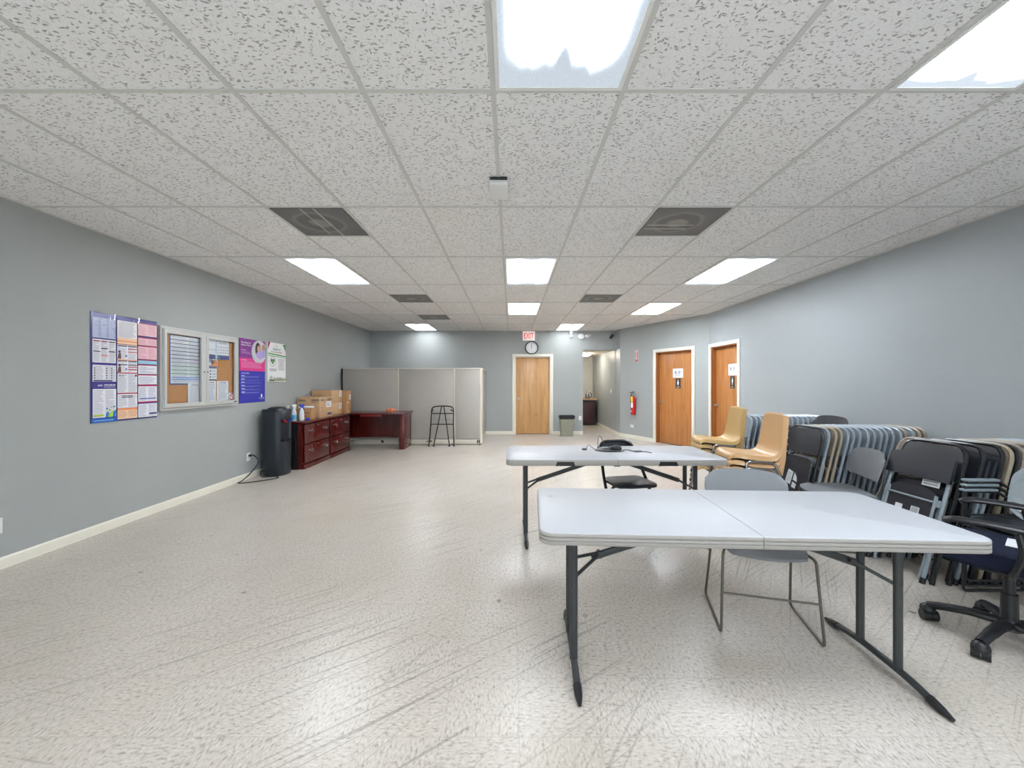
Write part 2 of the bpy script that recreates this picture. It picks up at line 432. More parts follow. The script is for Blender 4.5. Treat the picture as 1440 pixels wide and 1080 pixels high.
_TXT = {}
def text_mesh(s):
    if s not in _TXT:
        cu = bpy.data.curves.new('lettering', 'FONT'); cu.body = s; cu.resolution_u = 2; cu.align_x = 'LEFT'; cu.offset = .018
        ob = bpy.data.objects.new('lettering', cu); COL.objects.link(ob)
        dg = bpy.context.evaluated_depsgraph_get(); dg.update()
        me = bpy.data.meshes.new_from_object(ob.evaluated_get(dg))
        vs = [(v.co.x, v.co.y) for v in me.vertices]; ps = [list(p.vertices) for p in me.polygons]
        bpy.data.objects.remove(ob); bpy.data.curves.remove(cu); bpy.data.meshes.remove(me)
        x0 = min(v[0] for v in vs); x1 = max(v[0] for v in vs); y0 = min(v[1] for v in vs); y1 = max(v[1] for v in vs)
        _TXT[s] = ([((x - x0) / (x1 - x0), (y - y0) / (y1 - y0)) for x, y in vs], ps)
    return _TXT[s]

class Art:
    """printed sheet: local x right, z up, faces local -y; coordinates in metres from the lower left corner"""
    def __init__(s, w, h, bg=None, thick=.002):
        s.w, s.h, s.t = w, h, thick; s.q = []; s.bg = bg; s.layer = 0
        if bg: s.rect(0, 0, 1, 1, bg)
    def poly(s, pts, col, frac=True):
        s.layer += 1
        s.q.append(([(p[0] * s.w, p[1] * s.h) if frac else p for p in pts], col, s.layer))
    def rect(s, u0, v0, u1, v1, col): s.poly([(u0, v0), (u1, v0), (u1, v1), (u0, v1)], col)
    def disc(s, u, v, r, col, n=24, ry=None, a0=0, a1=2 * PI):
        ry = ry or r
        s.poly([(u * s.w + math.cos(a0 + (a1 - a0) * i / n) * r, v * s.h + math.sin(a0 + (a1 - a0) * i / n) * ry) for i in range(n)], col, False)
    def lines(s, u0, v0, u1, v1, n, col, fill=.5, jit=.12):
        """rows of small print"""
        rr = random.Random(int(u0 * 997 + v0 * 7919 + n))
        p = (v1 - v0) / n
        for i in range(n):
            v = v1 - p * (i + 1)
            e = u1 - (u1 - u0) * jit * rr.random() * (3 if rr.random() < .2 else 1)
            s.rect(u0, v + p * .25, e, v + p * (.25 + fill), col)
    def text(s, t, u0, v0, u1, v1, col):
        vs, ps = text_mesh(t); s.layer += 1
        for p in ps:
            s.q.append(([((u0 + vs[i][0] * (u1 - u0)) * s.w, (v0 + vs[i][1] * (v1 - v0)) * s.h) for i in p], col, s.layer))
    def go(s, name, mat='art', parent=None, loc=(0, 0, 0), rotz=0.0, back=True):
        bm = bmesh.new(); lay = bm.loops.layers.float_color.new('print')
        L = max(s.layer, 1); eps = min(.00035, .012 / L)
        y0 = -s.t
        def add(pts3, col):
            try: f = bm.faces.new([bm.verts.new(p) for p in pts3])
            except ValueError: return
            for lp in f.loops: lp[lay] = col
        if back and s.bg:
            w, h, t = s.w, s.h, s.t
            c = [(0, 0, 0), (w, 0, 0), (w, 0, h), (0, 0, h)]; d = [(x, -t, z) for x, _, z in c]
            add(c[::-1], s.bg)
            for i in range(4): add([c[i], c[(i + 1) % 4], d[(i + 1) % 4], d[i]], s.bg)
        for pts, col, la in s.q:
            add([(x, y0 - eps * (la - 1), z) for x, z in pts], col)
        me = bpy.data.meshes.new(name); bm.to_mesh(me); bm.free(); me.materials.append(M[mat])
        o = bpy.data.objects.new(name, me); COL.objects.link(o); o.location = loc; o.rotation_euler = (0, 0, rotz)
        if parent: o.parent = parent
        return o

# ------------------------------------------------------------------ room shell
def wall(name, p0, p1, mat, holes=(), t=.14, z1=H, side=1, label=None):
    """straight wall from p0 to p1; body lies to the right of the direction for side=1; holes are (s0,s1,ztop)"""
    a, b = Vector((*p0, 0)), Vector((*p1, 0)); d = (b - a); L = d.length; ang = math.atan2(d.y, d.x)
    g = G(); cuts = [0.0]
    for s0, s1, zt in sorted(holes):
        g.box(((cuts[-1] + s0) / 2, -side * t / 2, z1 / 2), (s0 - cuts[-1], t, z1))
        g.box(((s0 + s1) / 2, -side * t / 2, (zt + z1) / 2), (s1 - s0, t, z1 - zt)); cuts.append(s1)
    g.box(((cuts[-1] + L) / 2, -side * t / 2, z1 / 2), (L - cuts[-1], t, z1))
    o = g.go(name, mat, loc=(p0[0], p0[1], 0), rotz=ang, flat=True)
    return struct(o, label)

def base(name, p0, p1, gaps=(), side=1, h=.085, t=.014):
    a, b = Vector((*p0, 0)), Vector((*p1, 0)); d = b - a; L = d.length
    g = G(); c = 0.0
    for s0, s1 in list(sorted(gaps)) + [(L, L)]:
        if s0 - c > .01:
            prof = [(0, 0), (side * t, 0), (side * t, h - .012), (side * t * .4, h), (0, h)]
            g.loft([[Vector((x, y, z)) for y, z in prof] for x in (c, s0)])
        c = s1
    o = g.go(name, 'trim', loc=(p0[0], p0[1], 0), rotz=math.atan2(d.y, d.x), flat=True)
    return struct(o)

K0, K1 = (2.78, 10.08), (XR, 7.8)       # the diagonal wall
DL = math.hypot(K1[0] - K0[0], K1[1] - K0[1])
YE = 13.5                                # corridor end
g = G(); g.box((.1, 5.5, -.05), (8.6, 16.6, .1)); struct(g.go('floor', 'floor', flat=True), 'pale speckled vinyl tile floor')
g = G(); g.box((.085, 4.03, H + .03), (8.0, 12.9, .06)); struct(g.go('ceiling', 'ceil', flat=True), 'suspended ceiling of fissured acoustic tiles')
wall('wall_left', (XL, YB + .1), (XL, YF - .1), 'wall', label='grey left wall')
DX0, DX1 = .113, 1.021                   # door slab in the far wall
s = lambda x: x - XL
wall('wall_back', (XL, YB), (K0[0] + .14, YB), 'wall', holes=[(s(DX0 - .012), s(DX1 + .012), 2.05), (s(1.893), s(2.78), 2.235)], side=-1, label='grey far wall with corridor opening')
DA0, DA1 = 1.18, 2.14                    # women's door along the diagonal
wall('wall_angled', K0, K1, 'wall', holes=[(DA0, DA1, 2.065)], side=-1, label='grey angled wall beside the restroom')
DR0, DR1 = .09, 1.0                      # men's door along the right wall
wall('wall_right', (XR, K1[1] + .03), (XR, YF - .1), 'wall_sheen', holes=[(DR0, DR1, 2.065)], side=-1, label='grey right wall')
wall('wall_front', (XL - .2, YF), (XR + .2, YF), 'wall', side=1, holes=[(.9, 6.9, 2.3)], label='wall behind the viewer with opening for the added window')
wall('wall_corridor_right', (K0[0], YE + .1), (K0[0], K0[1] - .004), 'wall_sheen', side=-1, label='grey right wall of the corridor')
wall('wall_corridor_left', (1.893, YB + .14), (1.893, YE + .1), 'wall_white', side=-1, label='corridor left wall')
wall('wall_corridor_end', (1.75, YE), (K0[0] + .1, YE), 'wall_white', side=-1, label='pale end wall of the corridor')
g = G(); g.box((2.33, (YB + YE) / 2 + .12, 2.28), (1.15, YE - YB, .06)); struct(g.go('ceiling_corridor', 'ceil_plain', flat=True), 'low corridor ceiling')
# unseen window added behind the viewer for soft fill: frame and pane
wn = struct(thing('window_added_1', 'unseen window added behind the viewer for fill light', 'window', (0, YF - .07, 0)), 'unseen window added behind the viewer for fill light')
g = G()
x0, x1 = XL + .7, XL + 6.7
for x in (x0 + .02, (x0 + x1) / 2, x1 - .02): g.box((x, 0, 1.15), (.05, .06, 2.3))
for z in (.03, 2.28): g.box(((x0 + x1) / 2, 0, z), (x1 - x0, .06, .05))
g.go('window_added_frame', 'alu', wn)
g = G(); g.box(((x0 + x1) / 2, 0, 1.15), (x1 - x0 - .04, .006, 2.24)); g.go('pane', 'glass', wn)

base('baseboard_left', (XL, YB), (XL, YF), side=1)
base('baseboard_back', (XL, YB), (1.893, YB), gaps=[(s(DX0 - .085), s(DX1 + .085))], side=-1)
base('baseboard_angled', K0, K1, gaps=[(DA0 - .075, DA1 + .075)], side=-1)
base('baseboard_right', (XR, K1[1]), (XR, YF), gaps=[(DR0 - .1, DR1 + .045)], side=-1)
base('baseboard_corridor', (K0[0], YE), K0, side=-1)

# ceiling grid
g = G(); DP = 1.2192; CP = .6096; CX = -.085; CY = 1.85
xs = [CX + CP * i for i in range(-6, 7)]; ys = [CY + DP * i for i in range(-3, 8)]
for x in xs:
    y1 = YB
    if x > K0[0]: y1 = K1[1] + (XR - x) / (XR - K0[0]) * (K0[1] - K1[1])
    g.box((x, (YF + y1) / 2, H - .002), (.024, y1 - YF, .007))
for y in ys:
    xe = XR
    if y > K1[1]: xe = XR - (y - K1[1]) / (K0[1] - K1[1]) * (XR - K0[0])
    g.box(((XL + xe) / 2, y, H - .0015), (xe - XL, .022, .007))
# half tiles beside the square vents
for i, j, hf in ((-3, 1, 0), (2, 1, 0), (-3, 3, 1), (2, 3, 1), (-3, 5, 0)):
    g.box((CX + CP * (i + .5), CY + DP * (j + .5), H - .0015), (CP, .022, .007))
struct(g.go('ceiling_grid', 'grid', flat=True), 'metal grid of the suspended ceiling')
g = G()
for p0, p1 in (((XL + .012, YB), (XL + .012, YF)), ((XL, YB - .012), (K0[0], YB - .012)), (K0, K1), ((XR - .012, K1[1]), (XR - .012, YF))):
    a, b2 = Vector((*p0, H - .004)), Vector((*p1, H - .004)); d = b2 - a
    g.box((a + b2) / 2, (d.length, .024, .008), rot=(0, 0, math.atan2(d.y, d.x)))
struct(g.go('trim_1', 'grid', flat=True), 'wall angle strip around the ceiling')

# light panels: (column, row)
def ceiling_light(i, j, label, lens='lens'):
    t = thing('ceiling_light', label, 'light', (CX + CP * (i + .5), CY + DP * (j + .5), H - .006), 0, 'recessed ceiling light panels')
    g = G(); w, l = CP - .026, DP - .026
    for sx in (-1, 1): g.box((sx * (w / 2 - .009), 0, 0), (.018, l, .012))
    for sy in (-1, 1): g.box((0, sy * (l / 2 - .009), 0), (w - .036, .018, .012))
    g.go('frame', 'white_plastic', t, flat=True)
    g = G(); g.box((0, 0, .003), (w - .034, l - .034, .004)); g.go('diffuser', lens, t, flat=True)
ceiling_light(0, -1, 'large prismatic light panel directly overhead in the ceiling, nearest the viewer', 'lens_near')
ceiling_light(3, -1, 'bright light panel in the ceiling over the near folding table, cut by the frame', 'lens_cool')
ceiling_light(-4, 2, 'bright ceiling light panel above the glazed notice board')
ceiling_light(0, 2, 'middle ceiling light panel with two tubes showing through, beyond the small white box', 'lens_split')
ceiling_light(4, 2, 'bright ceiling light panel near the right wall above the stacked chairs', 'lens_cool')
ceiling_light(0, 4, 'small far ceiling light panel behind the two-tube panel', 'lens_far')
ceiling_light(4, 4, 'far ceiling light panel near the restroom doors', 'lens_far_cool')
ceiling_light(-4, 6, 'far ceiling light panel over the cubicle partition', 'lens_end')
ceiling_light(2, 6, 'farthest ceiling light panel beside the smoke alarm and exit sign', 'lens_end')
ceiling_light(-4, -2, 'unseen ceiling light panel added behind the viewer on the notice board side')  # these last three panels are unseen, added to light the room from behind
ceiling_light(0, -3, 'unseen ceiling light panel added behind the viewer near the added window')
ceiling_light(4, -2, 'unseen ceiling light panel added behind the viewer on the office chair side', 'lens_cool')

def vent(i, j, hf, label, strips=None):
    t = thing('ceiling_vent', label, 'vent', (CX + CP * (i + .5), CY + DP * (j + .25 + .5 * hf), H - .004), 0, 'dark square return vents')
    g = G(); w = .575; g.box((0, 0, 0), (w, w, .006)); g.go('grille', 'vent', t, flat=True)
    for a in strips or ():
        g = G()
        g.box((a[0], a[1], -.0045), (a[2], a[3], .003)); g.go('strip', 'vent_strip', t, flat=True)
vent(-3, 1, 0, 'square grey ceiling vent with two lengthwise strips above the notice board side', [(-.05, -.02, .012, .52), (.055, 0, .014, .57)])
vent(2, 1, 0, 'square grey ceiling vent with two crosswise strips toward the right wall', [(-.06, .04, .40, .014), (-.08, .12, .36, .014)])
vent(-3, 3, 1, 'dark ceiling vent beyond the left light panel')
vent(2, 3, 1, 'dark ceiling vent beyond the crosswise striped vent')
vent(-3, 5, 0, 'farthest dark ceiling vent, near the cubicle partition')
g = G(); g.lathe([(.11, 0), (.11, -.008), (.095, -.014), (.06, -.016), (.001, -.016)], seg=28)
tag(g.go('ceiling_speaker', 'white_plastic', loc=(-3.29, 7.1, H)), 'small round white ceiling speaker near the left wall', 'speaker')
t = thing('access_point', 'small white box with dark edge fixed under the ceiling grid', 'device', (CX, 2.74, H))
g = G(); g.box((0, .012, -.028), (.125, .225, .03), bevel=.004); g.go('casing', 'white_plastic', t)
g = G(); g.box((0, 0, -.0085), (.115, .24, .009)); g.go('mounting_plate', 'black', t)

# ------------------------------------------------------------------ doors
def door(name, label, origin, ang, width, mat, jambmat, knob_left=True, depth=.09, lever=False, hole=False):
    """origin: lower left of the opening on the room face, local x along the wall, local -y into the room"""
    t = struct(thing(name, label, 'door', (*origin, 0), ang), label)
    hh = 2.045
    g = G(); tw = .07
    for x in (-tw / 2 - .002, width + tw / 2 + .002): g.box((x, -.009, (hh + tw + .01) / 2), (tw, .018, hh + tw + .01), bevel=.003)
    g.box((width / 2, -.009, hh + tw / 2 + .01), (width, .018, tw - .002), bevel=.003)
    g.go('door_casing', 'trim', t)
    g = G()
    for x in (.009, width - .009): g.box((x, .066, hh / 2), (.018, .13, hh))
    g.box((width / 2, .066, hh + .004), (width, .13, .018)); g.go('door_jamb', jambmat, t)
    g = G(); g.box((width / 2, depth + .02, hh / 2 + .003), (width - .044, .04, hh - .016), bevel=.002)
    g.go('door_leaf', mat, t)
    kx = .085 if knob_left else width - .085
    g = G(); g.lathe([(.03, 0), (.03, .006), (.012, .01), (.012, .035), (.026, .042), (.03, .055), (.024, .068), (.001, .072)], (kx, depth, .93), 18, axis='Y')
    g.go('door_knob', 'steel', t)
    if hole:
        g = G(); g.lathe([(.016, 0), (.014, .002), (.001, .002)], (width * .6, depth, .51), 12, axis='Y'); g.go('dark_spot', 'jamb', t)
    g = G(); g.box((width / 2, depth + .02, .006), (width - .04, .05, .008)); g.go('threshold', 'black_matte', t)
    return t
door('door_1', 'pale birch door below the clock', (DX0 - .012, YB), 0, DX1 - DX0 + .024, 'door_pale', 'trim', True, .05, hole=True)
d = Vector((K1[0] - K0[0], K1[1] - K0[1])); AA = math.atan2(d.y, d.x)
def on_angled(sx, off=0.0): # point along the diagonal wall, off metres into the room
    u = d.normalized(); nrm = Vector((-abs(u.y), -abs(u.x))); nrm = Vector((u.y, -u.x))
    return (K0[0] + u.x * sx + nrm.x * off, K0[1] + u.y * sx + nrm.y * off)
o = on_angled(DA0); door('door_2', 'orange oak restroom door with a paper and woman sign', o, AA, DA1 - DA0, 'door_oak', 'jamb', True)
door('door_3', 'orange oak restroom door with a paper and man sign, behind the tan chairs', (XR, K1[1] + .03 - DR0), -PI / 2, DR1 - DR0, 'door_oak', 'jamb', True)

def paper_sheet(name, label, cat, origin, ang, w, h, draw, mat='art', bg=C(236, 237, 240), group=None, thick=.002):
    a = Art(w, h, bg, thick); draw(a)
    return tag(a.go(name, mat, loc=origin, rotz=ang), label, cat, group)
GREY = C(150, 152, 158); DK = C(70, 72, 80); NAVY = C(44, 46, 110); WHITE = C(240, 241, 244); RED = C(196, 40, 50)
def icon_person(a, skirt):
    W = C(240, 240, 240)
    a.disc(.5, .84, a.w * .09, W)
    if skirt: a.poly([(.42, .76), (.58, .76), (.70, .48), (.6, .48), (.6, .3), (.4, .3), (.4, .48), (.3, .48)], W)
    else: a.poly([(.36, .76), (.64, .76), (.64, .52), (.58, .52), (.57, .28), (.43, .28), (.42, .52), (.36, .52)], W)
    a.text('WOMEN' if skirt else 'MEN', .22 if skirt else .3, .10, .78 if skirt else .7, .18, W)
    a.lines(.25, .02, .75, .07, 1, C(180, 180, 180))
def office_note(a):
    a.rect(.2, .45, .38, .72, GREY); a.rect(.52, .42, .78, .75, C(186, 188, 196)); a.lines(.2, .2, .8, .4, 2, C(196, 198, 204))
u = d.normalized(); dep = .087
def on_door2(sx, z): # on the leaf of the angled door
    p = on_angled(DA0 + sx, -dep); return (p[0], p[1], z)
paper_sheet('paper_notice', 'white paper notice taped above the woman sign on the restroom door', 'notice', on_door2(.40, 1.475), AA, .27, .20, office_note)
paper_sheet('restroom_sign', 'black restroom sign with white woman figure below the taped paper', 'sign', on_door2(.475, 1.245), AA, .13, .215, lambda a: icon_person(a, True), bg=C(34, 34, 38))
yy = K1[1] + .03 - DR0
paper_sheet('paper_notice', 'white paper notice taped above the man sign on the restroom door', 'notice', (XR + dep, yy - .46, 1.50), -PI / 2, .28, .21, office_note)
paper_sheet('restroom_sign', 'black restroom sign with white man figure below the taped paper', 'sign', (XR + dep, yy - .52, 1.265), -PI / 2, .14, .22, lambda a: icon_person(a, False), bg=C(34, 34, 38))

# ------------------------------------------------------------------ small wall things on the far and angled walls
def px(x, dd): return (x - 719) * dd / 555.0
def pz(y, dd): return 1.37 + (538 - y) * dd / 555.0
t = thing('exit_sign', 'white exit sign with red letters hanging above the wall clock', 'sign', (px(743.5, YB), YB - .03, pz(479, YB)))
g = G(); g.box((0, 0, .12), (.32, .05, .235), bevel=.006); g.go('housing', 'exit_face', t)
a = Art(.26, .15); a.text('EXIT', 0, 0, 1, 1, C(220, 60, 60)); lt = a.go('lettering', 'art', t, (-.13, -.0255, .045))
lt.data.materials[0] = M['exit_red']
g = G(); g.box((.02, 0, .245), (.12, .04, .02)); g.go('mount', 'white_plastic', t)
t = thing('wall_clock', 'round black-rimmed wall clock above the birch door', 'clock', (px(747.7, YB), YB, pz(489.1, YB)))
g = G(); g.lathe([(.176, 0), (.178, .03), (.170, .045), (.155, .045), (.150, .03), (.150, 0)], axis='Y', seg=40); g.go('rim', 'black', t)
g = G(); g.lathe([(.152, .0), (.152, .022), (.001, .022)], axis='Y', seg=40); g.go('dial', 'paper', t)
for i in range(1, 13):
    a = Art(.3, .3)
    an = PI / 2 - i * PI / 6; cx, cy = .5 + math.cos(an) * .4, .5 + math.sin(an) * .4; wd = .05 if i > 9 else .03
    a.text(str(i), cx - wd, cy - .04, cx + wd, cy + .04, C(40, 42, 60))
    a.go('numeral', 'art', t, (-.15, -.0215, -.15))
g = G(); g.box((0, -.027, .03), (.008, .002, .085), rot=(0, math.radians(12), 0)); g.go('hour_hand', 'black', t)
g = G(); g.box((-.002, -.029, .045), (.006, .002, .13), rot=(0, math.radians(-2), 0)); g.go('minute_hand', 'black', t)
t = thing('emergency_light', 'small white double emergency lamp high on the far wall', 'light', (px(802.8, YB), YB, pz(470, YB)))
g = G(); g.box((0, -.015, .0), (.05, .03, .13), bevel=.008); g.go('bracket', 'white_plastic', t)
for z in (.045, -.045):
    g = G(); g.lathe([(.02, 0), (.035, .03), (.036, .05), (.001, .05)], (0, -.03, z), 16, axis='Y'); g.go('lamp_head', 'white_plastic', t)
t = thing('smoke_alarm', 'round white smoke alarm on the far wall beside the oval detector', 'alarm', (px(817, YB), YB, pz(473.4, YB)))
g = G(); g.lathe([(.08, 0), (.08, .02), (.068, .036), (.001, .036)], axis='Y', seg=28); g.go('body', 'white_plastic', t)
g = G(); g.lathe([(.035, .036), (.032, .042), (.001, .042)], axis='Y', seg=20); g.go('cover', 'paper', t)
t = thing('oval_detector', 'white oval detector with dark slot on the far wall', 'detector', (px(826.6, YB), YB, pz(472.5, YB)))
g = G(); g.loft([[Vector((math.cos(2 * PI * i / 24) * .078 * q, -y, math.sin(2 * PI * i / 24) * .042 * q)) for i in range(24)] for q, y in ((1, 0), (1, .025), (.85, .038))]); g.go('body', 'white_plastic', t)
g = G(); g.box((.015, -.038, 0), (.04, .006, .02)); g.go('slot', 'black', t)
t = thing('security_camera', 'small black security camera high in the far corner', 'camera', (px(858.8, YB), YB, pz(474, YB)))
g = G(); g.cyl((.03, 0, .04), (.02, -.06, .03), .012, seg=10); g.go('bracket', 'black', t)
g = G(); g.cyl((.035, -.04, .045), (-.03, -.12, -.03), .036, .032, 16); g.go('body', 'black', t)

def outlet(label, loc, ang, horiz=False, switch=False):
    t = thing('light_switch' if switch else 'wall_outlet', label, 'switch' if switch else 'outlet', loc, ang)
    w, h = (.115, .072) if horiz else (.072, .115)
    g = G(); g.box((0, -.003, 0), (w, .006, h), bevel=.002); g.go('plate', 'white_plastic', t)
    if switch:
        g = G(); g.box((0, -.008, 0), (.012, .012, .028)); g.go('toggle', 'white_plastic', t)
    else:
        for q in (-1, 1):
            g = G(); g.box((q * .026 if horiz else 0, -.0068, 0 if horiz else q * .026), (.03, .0018, .03)); g.go('socket', 'paper', t)
outlet('white wall outlet beside the corridor opening above the waste bin', (px(815.8, YB), YB, .43), 0)
p = on_angled(.42); outlet('white wall outlet low on the angled wall below the extinguisher', (p[0], p[1], pz(599.3, p[1])), AA, True)
outlet('white wall outlet with black plug near the water cooler', (XL, 5.63, .31), PI / 2)
outlet('white wall outlet at the near end of the left wall, cut by the frame', (XL, 2.87, .32), PI / 2)
outlet('white light switch on the corridor wall', (K0[0], 10.98, 1.13), -PI / 2, switch=True)

# fire extinguisher and its arrow sign
p = on_angled(.545)
t = thing('fire_extinguisher', 'red fire extinguisher with yellow tag hung on the angled wall', 'extinguisher', (p[0], p[1], pz(583, p[1])), AA)
R = .058; y0 = -R - .02
g = G(); g.lathe([(.05, 0), (R, .012), (R, .36), (.052, .40), (.035, .43), (.02, .44), (.018, .46)], (0, y0, 0), 24); g.go('cylinder', 'red', t)
g = G(); g.cyl((0, y0, .455), (0, y0, .50), .022, .018); g.box((-.01, y0, .515), (.025, .11, .02)); g.go('valve', 'steel', t)
g = G(); g.box((0, y0 - .03, .545), (.02, .13, .012), rot=(.25, 0, 0)); g.go('handle', 'black', t)
g = G(); g.tube(fillet([(-.02, y0, .49), (-.085, y0, .47), (-.085, y0, .30), (-.062, y0 - .02, .14)], .06), .011, 8); g.go('hose', 'black', t)
def wrap(z0, z1, a0, a1, r):
    return lambda u, v: (math.cos(a0 + (a1 - a0) * u) * r, y0 + math.sin(a0 + (a1 - a0) * u) * r, z0 + (z1 - z0) * v)
g = G(); g.sheet(wrap(.17, .30, -PI * .85, -PI * .3, R + .0012), 10, 1, .001); g.go('paper_label', 'paper', t)
g = G(); g.box((.014, y0 - R - .006, .375), (.06, .003, .13), rot=(.08, 0, 0)); g.go('inspection_tag', 'yellow', t)
g = G(); g.sheet(wrap(.075, .10, -PI * .8, -PI * .45, R + .0012), 8, 1, .001); g.go('small_label', 'paper', t)
g = G(); g.box((0, -.008, .3), (.04, .016, .12)); g.go('bracket', 'steel', t)
def arrow_sign(a):
    a.rect(.1, .02, .9, .98, C(190, 30, 60)); a.rect(.12, .80, .88, .86, WHITE); a.rect(.2, .88, .8, .95, C(230, 180, 190))
    a.rect(.38, .3, .62, .78, WHITE); a.poly([(.2, .32), (.5, .12), (.8, .32)], WHITE)
p = on_angled(.575, .002)
paper_sheet('extinguisher_sign', 'red and white arrow sign on the angled wall above the extinguisher', 'sign', (p[0] - .045 * u.x, p[1] - .045 * u.y, pz(509, p[1])), AA, .095, .31, arrow_sign, bg=C(226, 210, 214))

# waste bin
t = thing('waste_bin', 'grey-green waste bin with black liner against the far wall', 'bin', (px(797, 10.1), 10.12, 0))
def rr_ring(w, dd, z, r, n=5, cx=0, cy=0):
    out = []
    for qx, qy, a0 in ((1, 1, 0), (-1, 1, PI / 2), (-1, -1, PI), (1, -1, 1.5 * PI)):
        for i in range(n + 1):
            an = a0 + PI / 2 * i / n
            out.append(Vector((cx + qx * (w / 2 - r) + math.cos(an) * r, cy + qy * (dd / 2 - r) + math.sin(an) * r, z)))
    return out
g = G(); g.loft([rr_ring(.30, .20, 0, .03), rr_ring(.375, .27, .50, .04), rr_ring(.39, .285, .50, .04), rr_ring(.39, .285, .52, .04), rr_ring(.37, .265, .52, .04), rr_ring(.29, .19, .03, .03)])
g.go('body', 'trash', t)
g = G(); g.loft([rr_ring(.372, .267, .44, .04), rr_ring(.396, .291, .49, .04), rr_ring(.396, .291, .528, .04), rr_ring(.36, .255, .528, .04), rr_ring(.35, .245, .40, .04)]); g.go('liner', 'black', t)

# corridor: low cabinet, kettle, lamp
t = thing('corridor_cabinet', 'dark cabinet with maroon door and pale worktop at the corridor end', 'cabinet', (2.315, 12.9, 0))
g = G(); g.box((0, 0, .41), (.79, .56, .80)); g.go('body', 'black', t)
g = G(); g.box((.03, -.288, .40), (.60, .014, .66), bevel=.003); g.go('door', 'maroon', t)
g = G(); g.box((.01, -.01, .83), (.82, .6, .035), bevel=.004); g.go('worktop', 'counter_wood', t)
t = thing('kettle', 'stainless kettle with black handle on the corridor cabinet', 'kettle', (2.47, 12.80, .848))
g = G(); g.lathe([(.07, 0), (.075, .02), (.066, .12), (.052, .18), (.03, .2), (.001, .205)], seg=24); g.go('body', 'chrome', t)
g = G(); g.tube(fillet([(.05, 0, .18), (.12, 0, .19), (.125, 0, .05), (.072, 0, .03)], .04), .012, 8); g.go('handle', 'black', t)
g = G(); g.lathe([(.018, .2), (.016, .225), (.001, .228)], seg=12); g.go('lid_knob', 'black', t)
g = G(); g.box((0, 0, .11), (.11, .04, .22), bevel=.006)
tag(g.go('paper_towel_box', 'white_plastic', loc=(2.56, 13.08, .848)), 'white box standing behind the kettle', 'box')
g = G(); g.lathe([(.16, 0), (.15, -.05), (.09, -.075), (.001, -.08)], seg=28)
tag(g.go('corridor_lamp', 'hall_lamp', loc=(2.25, 11.95, 2.25)), 'round glowing lamp on the corridor ceiling', 'light')

